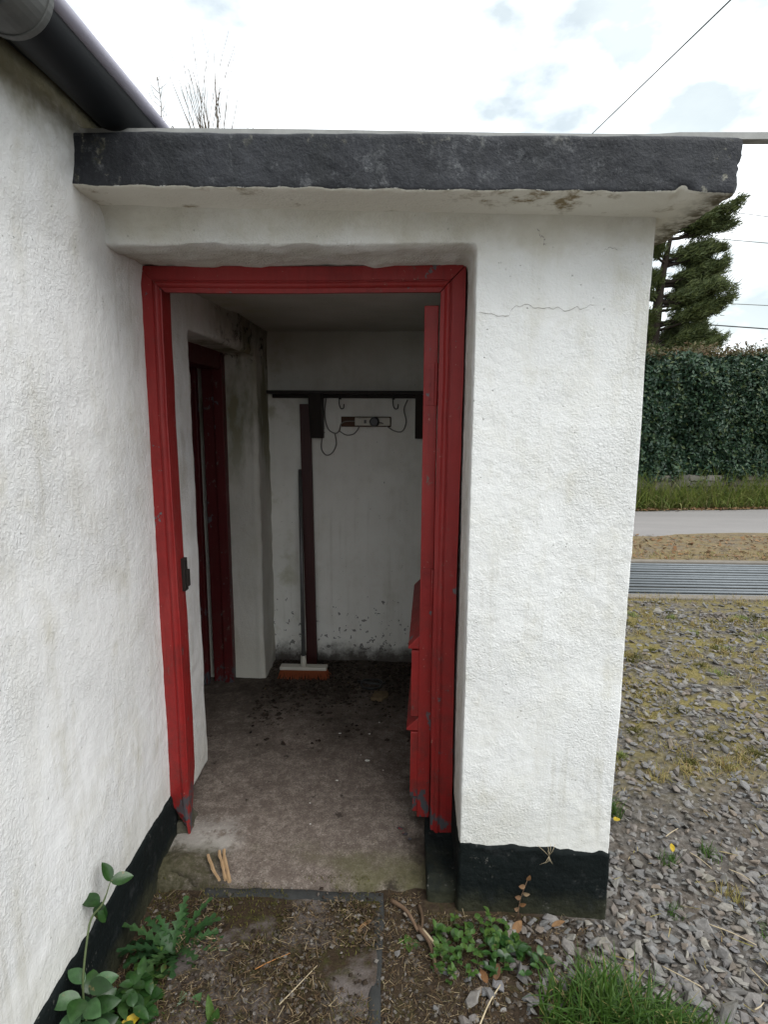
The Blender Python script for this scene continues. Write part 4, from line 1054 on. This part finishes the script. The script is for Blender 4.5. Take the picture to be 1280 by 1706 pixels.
for s in stones[:300]:
    o = bpy.data.objects.new('stone', tmesh[rs.integers(len(ST))]); COL.objects.link(o); o.parent = gd; o.matrix_basis = stone_xf(s, rs)
VV = []; FF = []; c = 0
for s in stones[300:]:
    V, Fc = ST[rs.integers(len(ST))]; Mx = np.array(stone_xf(s, rs)); VV.append(V @ Mx[:3, :3].T + Mx[:3, 3]); FF.append(Fc + c); c += len(V)
o = link('gravel', mesh_np('gravel', np.concatenate(VV), np.concatenate(FF)), 'gravel', gd); o['kind'] = 'stuff'

# ------------------------------------------------------------------ litter, twigs
def litter(name, n, posf, L, W, seed, mat='litter'):
    r = np.random.default_rng(seed); V = np.zeros((n, 4, 3))
    for k in range(n):
        x, y, z = posf(r); a = r.uniform(0, 6.28); l = L * r.uniform(.25, 1.0) ** 1.5; w = W * r.uniform(.4, 1.2); d = np.array([math.cos(a), math.sin(a), r.normal(0, .22)]); s_ = np.array([-d[1], d[0], r.normal(0, .5)])
        p = np.array([x, y, z + .002 + abs(d[2]) * l * .5 + .003 * r.random()])
        V[k] = [p - d * l / 2 - s_ * w, p - d * l / 2 + s_ * w, p + d * l / 2 + s_ * w * .6, p + d * l / 2 - s_ * w * .6]
    F = np.arange(n * 4).reshape(-1, 4)
    return link(name, mesh_np(name, V.reshape(-1, 3), F), mat)
def surf(x, y):
    if -.66 < x < -.05 and y < 1.74: return .014
    if 1.74 <= y and x < .18: return .018 + .042 * min(1, max(0, (y - 1.74) / .28))
    return gz1(x, y)
def lp(r):
    while True:
        x = r.uniform(-.82, .62); y = r.uniform(1.0, 1.74)
        if x > .07 and y > 1.66: continue
        if x > .3 and r.random() < .6: continue
        if -.66 < x < -.05 and (vn1(x, y, .16, 66) > .15): continue
        return x, y, surf(x, y)
o = litter('plant_litter', 12000, lp, .03, .0009, 61); tag(o, 'brown straw bits, dead stems and dirt over the ground before the door', 'litter', kind='stuff')
def lp2(r):
    x = r.uniform(.65, 2.4); y = r.uniform(1.2, 4.5); return x, y, gz1(x, y) + .016
o = litter('gravel_litter', 700, lp2, .06, .0013, 62, 'drypatch'); tag(o, 'dry straw and stem bits strewn over the gravel', 'litter', kind='stuff')
o = crumbs('earth_crumbs', 8000, (-.82, .60, 1.0, 1.73), .002, .012, 'crumb2', None, surf, 15, .6, lambda x, y: 0 if (x > .07 and y > 1.66) else (.9 if not (-.66 < x < -.05) else (.75 if vn1(x, y, .16, 66) < .1 else .12)))
tag(o, 'loose dark earth crumbs on the ground around the doorstep', 'soil', kind='stuff')
def mp_(r):
    while True:
        x = r.uniform(-.82, .5); y = r.uniform(1.05, 1.78)
        if x > .07 and y > 1.66: continue
        if vn1(x, y, .14, 88) < .12: continue
        return x, y, surf(x, y) - .001, 1.0
o = blades(5200, mp_, .011, .0011, 'moss', 'ground_moss', None, 63, (.4, 2.2), None, 2); tag(o, 'olive moss covering soil and doorstep before the porch', 'moss', kind='stuff')
def dl(x, y, z, d, L, W, lab, mat='deadleaf'):
    T = thing('dead_leaf', lab, 'leaf', (x, y, z)); leafobj('blade', mat, T, (x, y, z + .006), d, L, W, (0, 0, 1), rnd.uniform(-.5, .5), .3, .4)
dl(.27, 1.435, 0, (.2, .8, .3), .05, .012, 'brown fallen leaf lying right of the sparse chickweed')
dl(.245, 1.425, 0, (-.3, .8, .2), .045, .010, 'narrow brown leaf beside the other fallen leaf near the weeds')
dl(.345, 1.59, 0, (.6, .5, .4), .05, .013, 'curled pinkish dead leaf at the foot of the black plinth')
dl(.47, 1.62, 0, (.9, .3, .3), .05, .008, 'tan dead leaf blade under the pier plinth edge')
dl(-.13, 1.57, .01, (.7, .8, .1), .075, .007, 'long pale dead leaf lying across the doorstep', 'deadleaf')
for (x, y) in ((.93, 1.62), (.99, 1.37), (.85, 1.78)): pass
def twig(name, pts, r, mat, lab, cat='twig', grp=None):
    if name == 'split_stick':
        pts = catmull(pts, 3); m = MB(); m.tube([p + Vector((rnd.gauss(0, .0012), rnd.gauss(0, .001), 0)) for p in pts], [r * rnd.uniform(.75, 1.1) for p in pts], 5); m.sm = [False] * len(m.sm); return tag(m.build(name, mat), lab, cat)
    o = MB().tube(catmull(pts, 4), [r * (1 - .35 * i / (4 * (len(pts) - 1))) for i in range(4 * (len(pts) - 1) + 1)], 7).build(name, mat); tag(o, lab, cat, grp); return o
twig('split_stick', [(-.676, 1.822, .05), (-.640, 1.77, .040), (-.605, 1.728, .034)], .0060, 'stick', 'pale split stick lying alone on the left of the threshold')
twig('split_stick', [(-.640, 1.842, .052), (-.612, 1.786, .042), (-.585, 1.732, .034)], .0055, 'stick', 'middle pale split stick on the threshold, touching its neighbour')
twig('split_stick', [(-.626, 1.846, .052), (-.598, 1.786, .042), (-.570, 1.724, .034)], .0066, 'stick', 'right-hand pale split stick on the threshold edge')
twig('twig', [(-.03, 1.70, .006), (.02, 1.655, .012), (.055, 1.585, .010)], .0075, 'twig', 'thick brown twig leaning down from the plinth stump corner')
twig('twig', [(.06, 1.69, .004), (.07, 1.63, .012), (.065, 1.58, .010)], .006, 'bark', 'dark upright twig against the black plinth stump')
twig('twig', [(.055, 1.60, .010), (.09, 1.54, .012), (.105, 1.455, .006)], .0075, 'twig', 'long brown twig pointing away from the plinth stump')
twig('twig', [(.07, 1.585, .014), (.105, 1.535, .014), (.125, 1.50, .008)], .005, 'straw', 'short pale peeling twig beside the long brown twig')
twig('stalk', [(.20, 1.29, .006), (.24, 1.36, .014), (.285, 1.425, .010)], .0025, 'straw', 'thin tan stalk under the fallen brown leaf')
twig('stalk', [(-.32, 1.33, .02), (-.29, 1.37, .02), (-.235, 1.45, .018)], .0016, 'straw', 'thin straw lying across the lower doorstep')
twig('pine_needles', [(-.41, 1.43, .018), (-.37, 1.455, .02), (-.32, 1.485, .018)], .0016, simple('orange_needle', (.30, .13, .04), (.40, .20, .08), 20, .8, .1), 'orange pine needle pair lying on the doorstep')
k_ = 0
for (x, y, a, L, lab) in ((1.02, 1.62, -.6, .16, 'long pale straw stalk crossing the gravel near the right edge'), (.80, 1.47, -.65, .13, 'white bent stalk on the gravel above the grass tuft'), (1.075, 1.93, -1.1, .11, 'pale dry stalk on the upper gravel'), (1.18, 1.86, -.9, .10, 'pale stick at the right edge of the gravel'), (1.02, 1.465, -1.25, .10, 'thick buff stick lying in gravel at the right edge'), (1.03, 2.06, .6, .10, 'bleached stick lying on gravel behind the yellow-leaved tuft'), (.965, 1.385, .5, .05, 'short pinkish stick near the bottom right corner')):
    L *= .8; dx, dy = math.cos(a) * L / 2, math.sin(a) * L / 2
    twig('dry_stalk', [(x - dx, y - dy, gz1(x, y) + .022), (x + rnd.uniform(-.006, .006), y + rnd.uniform(-.006, .006), gz1(x, y) + .026), (x + dx, y + dy, gz1(x, y) + .024)], .0018, 'straw', lab, 'stalk')
# dead sprigs on the black plinth
T = thing('dead_sprig', 'brown dead weed sprig standing against the black pier plinth', 'plant', (.375, 1.655, .02))
MB().tube(catmull([(.372, 1.652, .0), (.378, 1.658, .06), (.392, 1.66, .11), (.40, 1.662, .135)], 4), .0016, 5).build('stem', 'twig', T)
for p, d in (((.375, 1.657, .045), (.8, -.3, .3)), ((.38, 1.657, .07), (-.7, -.4, .4)), ((.385, 1.658, .085), (.7, -.4, .2)), ((.392, 1.658, .11), (-.8, -.4, .3)), ((.398, 1.66, .13), (.3, -.3, .9)), ((.374, 1.655, .03), (-.5, -.5, .5))):
    leafobj('leaf', 'deadleaf', T, p, d, .024, .007, (0, -1, .3), .2, .3, .3, None, 6)
T = thing('dead_sprig', 'straw-coloured withered sprig caught at the top of the black plinth', 'plant', (.465, 1.67, .24))
for k in range(9):
    a = rnd.uniform(-.7, .5); L = rnd.uniform(.025, .06)
    MB().tube([(.462, 1.664, .215), (.462 + .4 * L * math.sin(a), 1.652, .215 + .5 * L * math.cos(a) * (1 if k < 5 else -.5)), (.462 + L * math.sin(a), 1.658, .215 + .9 * L * math.cos(a) * (1 if k < 5 else -.6))], .0006, 5).build('stalk', 'straw', T)

# ------------------------------------------------------------------ cattle grid
cg = thing('cattle_grid', 'galvanised cattle grid of parallel bars set across the drive', 'cattle grid', (3, 5.75, 0))
MT['galv'] = simple('galvanised_bar', (.12, .135, .145), (.21, .23, .245), 12, .5, .4, .1, .2)
nb = 13
bar = None
for k in range(nb):
    y = 5.20 + 1.12 * k / (nb - 1)
    if bar is None:
        m = MB(); m.tube([(1.25, 0, 0), (4.85, 0, 0)], .0135, 10); bm_ = m.mesh('bar'); bm_.materials.append(MT['galv']); bar = 1
    o = bpy.data.objects.new('bar', bm_); COL.objects.link(o); o.parent = cg; o.matrix_parent_inverse = Matrix.Translation(cg.location).inverted(); o.location = (0, y, -.012 + rnd.uniform(-.003, .003))
MT['kerbconc'] = simple('kerb_concrete', (.13, .115, .095), (.25, .225, .195), 9, .9, .15, 0, .5, .006)
for y0, y1 in ((5.045, 5.155), (6.37, 6.46)):
    MB().box(1.15, 4.95, y0, y1, -.35, .012).build('kerb', 'kerbconc', cg, .01)

# ------------------------------------------------------------------ verge, stone wall, hedge, tree
def wl(x): return 10.62 + (x - 4.2) * SL
sw = thing('stone_wall', 'low grey dry stone wall along the far side of the road', 'wall', (6, 10.9, 0))
MB().add([(x, wl(x) + dy, z) for x in (-6, 16) for dy in (.10, .5) for z in (-.1, .52)], [(0, 1, 3, 2), (4, 6, 7, 5), (0, 4, 5, 1), (2, 3, 7, 6), (1, 5, 7, 3), (0, 2, 6, 4)]).build('core', simple('wall_core_earth', (.02, .018, .014), (.05, .045, .035), 10, .95, .1), sw)
sm_ = []
for k in range(6):
    m = MB().box(-.5, .5, -.5, .5, -.5, .5); v = [Vector(p) * 1.0 + Vector((rnd.uniform(-.09, .09), rnd.uniform(-.06, .06), rnd.uniform(-.12, .12))) for p in m.v]; m.v = [tuple(p) for p in v]
    me = m.mesh('stone'); me.materials.append(MT['wallstone']); sm_.append(me)
ns = 0
for row in range(5):
    x = 2.9 + rnd.random() * .3
    while x < 9.0:
        L = rnd.uniform(.16, .42); h = .105
        o = bpy.data.objects.new('stone', sm_[rnd.randrange(6)]); COL.objects.link(o); o.parent = sw; o.matrix_parent_inverse = Matrix.Translation(sw.location).inverted()
        o.location = (x + L / 2, wl(x + L / 2) + .11 + rnd.uniform(-.02, .02), .05 + row * h); o.scale = (L * .97, .16, h * .92); o.rotation_euler = (rnd.uniform(-.05, .05), rnd.uniform(-.06, .06), math.atan(SL) + rnd.uniform(-.05, .05)); x += L; ns += 1
def vp(r):
    x = r.uniform(1.5, 10); y = wl(x) - .05 - .62 * r.random() ** 1.3; return x, y, .0, .6 + .7 * (1 - (wl(x) - y) / .7)
o = blades(6000, vp, .58, .010, 'vergegrass', 'verge_grass', None, 71, (.5, 1.9), (-.3, -.9), 4); tag(o, 'long leaning grass on the verge between road and stone wall', 'grass', kind='stuff')
def fl_(r):
    x = r.uniform(1.5, 10); return x, wl(x) - .70 + .08 * r.normal(), .03
o = litter('verge_leaves', 1600, fl_, .07, .016, 72, 'deadleaf'); tag(o, 'rusty fallen leaves along the far road edge', 'litter', kind='stuff')
def fl2(r):
    return r.uniform(1.5, 6.5), r.uniform(6.5, 7.9), .0
o = litter('drive_leaves', 1500, fl2, .06, .014, 73, 'deadleaf'); tag(o, 'brown leaves and chips scattered between the cattle grid and road', 'litter', kind='stuff')
hd = thing('hedge', 'tall dense dark green clipped hedge above the stone wall', 'hedge', (6, 11.3, .5))
mb = MB().add([(x, wl(x) + dy, z) for x in (-4, 15) for dy in (.52, 1.6) for z in (.42, 2.46)], [(0, 1, 3, 2), (4, 6, 7, 5), (0, 4, 5, 1), (2, 3, 7, 6), (1, 5, 7, 3), (0, 2, 6, 4)])
MT['hcore'] = simple('hedge_shade_core', (.006, .010, .006), (.014, .022, .012), 12, .95, .05)  # near-black core block stands in for the shade between the hedge leaves
lumpy('shade_core', mb, 'hcore', hd, .09, lambda V, N: .10 * fbm(V, .5, 2, 5), 1)
def leafcloud(n, posf, s, seed, name, mat, parent, asp=.45, nrm=None):
    r = np.random.default_rng(seed); P = np.array([posf(r) for _ in range(n)]); 
    A = r.normal(size=(n, 3)); A /= np.linalg.norm(A, axis=1)[:, None]
    if nrm is not None: A = A * .8 + np.array(nrm); A /= np.linalg.norm(A, axis=1)[:, None]
    B = np.cross(A, r.normal(size=(n, 3))); B /= np.linalg.norm(B, axis=1)[:, None]; C_ = np.cross(A, B)
    sz = s * r.uniform(.6, 1.3, n)[:, None]
    V = np.stack([P - B * sz, P + C_ * sz * asp + A * sz * .15, P + B * sz, P - C_ * sz * asp + A * sz * .15], 1)
    return link(name, mesh_np(name, V.reshape(-1, 3), np.arange(n * 4).reshape(-1, 4)), mat, parent)
def hp(r):
    x = r.uniform(2.4, 9.5); z = r.uniform(.42, 2.68); P = np.array([[x, 0, z]])
    bulge = .20 * vn1(x, z, .55, 91) + .07 * vn1(x, z, .18, 92)
    rnd_ = .35 * max(0, (z - 2.35) / .35) ** 2
    return x, wl(x) + .10 - bulge + rnd_ + abs(r.normal(0, .10)), z + .06 * vn1(x, 3, .7, 93)
leafcloud(42000, hp, .042, 81, 'foliage', 'hedge', hd, .5, (0, -.5, .55))
def hp2(r):
    x = r.uniform(2.4, 9.5); t = r.random(); return x, wl(x) + .2 + .9 * t, 2.58 + .10 * vn1(x, t, .6, 94) + .14 * (x - 4) / 2.5 * .6 + .10 * abs(r.normal())
leafcloud(7000, hp2, .038, 82, 'top_foliage', 'hedgetop', hd, .45, (0, -.2, .5))
def hp3(r):
    x = r.uniform(2.4, 9.5); return x, wl(x) + .15 + 1.1 * r.random(), 2.5 + .12 * r.random() + .05 * vn1(x, 1, .6, 94)
leafcloud(6000, hp3, .042, 83, 'crown_foliage', 'hedge', hd, .5, (0, -.2, .6))

# wind-swept conifer
TX, TY = 7.12, 18.0
pt = thing('pine_tree', 'wind-swept conifer leaning right behind the hedge', 'tree', (TX, TY, 0))
tk = MB().tube(catmull([(TX - .25, TY, -.1), (TX - .1, TY, 2.2), (TX + .05, TY, 4.0), (TX + .12, TY, 5.2), (TX + .25, TY, 6.2), (TX + .4, TY, 7.0)], 5), [.24 - .0085 * i for i in range(26)], 10)
tk.build('trunk', 'treebark', pt)
lim = MB(); tuft = []
rt = random.Random(17)
def limb(z0, x0, dx, dz, dyy, L, r0):
    p0 = Vector((x0, TY, z0)); d = Vector((dx, dyy, dz)).normalized(); pts = [p0]
    for i in range(1, 7):
        t = i / 6; d2 = (d + Vector((.12, 0, .26)) * t + Vector((rt.uniform(-.12, .12), rt.uniform(-.12, .12), rt.uniform(-.10, .10)))).normalized(); pts.append(pts[-1] + d2 * L / 6)
    lim.tube(pts, [r0 * (1 - .8 * i / 6) for i in range(7)], 6)
    for i in range(2, 7):
        nsub = 2 + (i > 3)
        for s_ in range(nsub):
            e = (pts[i] - pts[i - 1]).normalized(); q = pts[i] + Vector((rt.uniform(-.1, .1), rt.uniform(-.1, .1), rt.uniform(-.05, .05)))
            dd = (e + Vector((rt.uniform(-.1, .9), rt.uniform(-.9, .9), rt.uniform(-.15, .75)))).normalized(); l2 = rt.uniform(.2, .55) * (1 - .25 * (i / 6)); q2 = q + dd * l2
            lim.tube([q, q + dd * l2 * .5 + Vector((0, 0, .02)), q2], [.012, .008, .005], 4)
            for _ in range(8):
                tt = rt.random() ** .7; tuft.append((q + dd * l2 * tt + Vector((rt.gauss(0, .07), rt.gauss(0, .08), rt.gauss(0, .035) + .03)), (dd + Vector((.5, 0, .35))).normalized()))
for k in range(50):
    z0 = 2.85 + .62 * (k % 7) + rt.gauss(0, .13); x0 = TX + .05 + max(0, z0 - 3.6) * .09 if z0 > 3.6 else TX
    prof = 1.0 + .25 * math.sin(k * 1.7)
    Lr = (2.1 if z0 < 5.0 else 2.1 - (z0 - 5.0) * .35) * prof * .74 * rt.uniform(.66, 1.03)
    left = rt.random() < .36
    limb(z0, x0, (-.8 if left else 1) * rt.uniform(.6, 1), rt.uniform(.0, .25), rt.uniform(-.8, .8), Lr * (.55 if left else 1), .045)
lim.build('limbs', 'treebark', pt)
n = len(tuft); K = 22; r_ = np.random.default_rng(5)
P = np.array([t[0] for t in tuft]); D = np.array([t[1] for t in tuft])
P = np.repeat(P, K, 0); D = np.repeat(D, K, 0); dv = D * 1.2 + r_.normal(0, .5, D.shape); dv /= np.linalg.norm(dv, axis=1)[:, None]
sd_ = np.cross(dv, r_.normal(size=dv.shape)); sd_ /= np.linalg.norm(sd_, axis=1)[:, None]
P = P + r_.normal(0, .05, P.shape); ln = r_.uniform(.06, .17, len(P))[:, None]; w_ = .011
V = np.stack([P - sd_ * w_, P + sd_ * w_, P + dv * ln + sd_ * w_ * .4, P + dv * ln - sd_ * w_ * .4], 1)
print('tufts', n, 'needles', len(P))
link('crown', mesh_np('crown', V.reshape(-1, 3), np.arange(len(P) * 4).reshape(-1, 4)), 'pine', pt)

# ------------------------------------------------------------------ stalks growing on the roof
rgp = thing('roof_grass', 'dry wispy grass stalks sprouting from the flat porch roof', 'grass', (-.54, 1.75, 2.23))
rr = random.Random(8)
def stalk(bx, by, tx, ty, tz, r=.0011, parent=rgp, heads=False):
    m = MB(); b = Vector((bx, by, 2.215)); t = Vector((tx, ty, tz)); mid = b.lerp(t, .5) + Vector((rr.uniform(-.01, .01), 0, .02))
    pts = catmull([b, mid, t], 5); m.tube(pts, [r * 1.25 * (1 - .6 * i / 10) for i in range(11)], 4)
    if heads:
        for i in range(4, 11):
            for s_ in (0, 1): a = rr.uniform(-1, 1); m.tube([pts[i], pts[i] + Vector((.02 * math.sin(a * 2), .01 * a, .018))], [r * .6, r * .4], 4)
    m.build('stalk', 'drygrass', parent)
for k in range(44):
    bx = -.545 + rr.gauss(0, .018); by = 1.76 + rr.gauss(0, .03); a = rr.gauss(0, .13); h = rr.uniform(.16, .32) if k > 14 else rr.uniform(.28, .40)
    stalk(bx, by, bx + a * h * 1.3 + (-.02), by + rr.gauss(0, .02), 2.215 + h, rr.uniform(.0007, .0012))
for tx, tz in ((-.61, 2.53), (-.455, 2.475), (-.60, 2.46), (-.50, 2.45), (-.56, 2.545)): stalk(-.54 + (tx + .54) * .25, 1.76, tx, 1.76, tz, .0010, rgp, False)
for tx, tz, bx in ((-.405, 2.40, -.44), (-.43, 2.43, -.45), (-.36, 2.39, -.385)): stalk(bx, 1.76, tx, 1.76, tz, .001)
rg2 = thing('roof_weed', 'thin branching dead weed on the porch roof beside the gutter', 'plant', (-.69, 1.78, 2.23))
m = MB(); pts = catmull([(-.685, 1.78, 2.21), (-.69, 1.78, 2.34), (-.688, 1.78, 2.42), (-.695, 1.78, 2.485)], 6); m.tube(pts, .0013, 4)
for i in range(6, 18):
    a = rr.uniform(-1, 1); m.tube([pts[i], pts[i] + Vector((.03 * a, 0, .02)), pts[i] + Vector((.04 * a, 0, .04))], [.0009, .0007, .0005], 4)
m.tube(catmull([(-.675, 1.78, 2.21), (-.665, 1.78, 2.33), (-.66, 1.78, 2.36), (-.65, 1.78, 2.34)], 4), .0015, 4)
m.build('stems', 'drygrass', rg2)

# ------------------------------------------------------------------ overhead wires
def W3(px, py, Yd):
    v = Vector((px - 640, py - 853, 986.)); q = Vector((v.dot(_r), v.dot(_d), -v.dot(_n))); q = q * (Yd / q.y); return Vector((q.x, q.y, q.z + CAM_H))
def wire(a, b, r, mat, lab, e0=1.0, e1=1.0, sag=.1):
    a, b = Vector(a), Vector(b); d = b - a; A = a - d * e0; B = b + d * e1
    P = [A.lerp(B, t) + Vector((0, 0, -sag * (1 - (2 * t - 1) ** 2) + sag)) for t in np.linspace(0, 1, 25)]
    tag(MB().tube(P, r, 6).build('overhead_wire', mat), lab, 'wire')
wire(W3(988, 222, 9.0), W3(1218, 0, 5.2), .0062, 'wire', 'steep dark cable rising from the roof edge to the top of the sky', .8, .8, 0)
wire(W3(1195, 350, 22), W3(1280, 361, 21), .012, 'greywire', 'highest of the thin wires right of the roof corner', 9, 9, 0)
wire(W3(1185, 397, 22), W3(1280, 405, 21), .012, 'greywire', 'thin wire just below the highest one, above the conifer', 9, 9, 0)
wire(W3(1218, 506, 24), W3(1280, 509, 23), .013, 'greywire', 'thin wire passing behind the conifer branch tips', 9, 9, 0)
wire(W3(1195, 542, 24), W3(1280, 548, 23), .022, 'wire', 'lowest and darkest wire just above the hedge', 9, 9, 0)
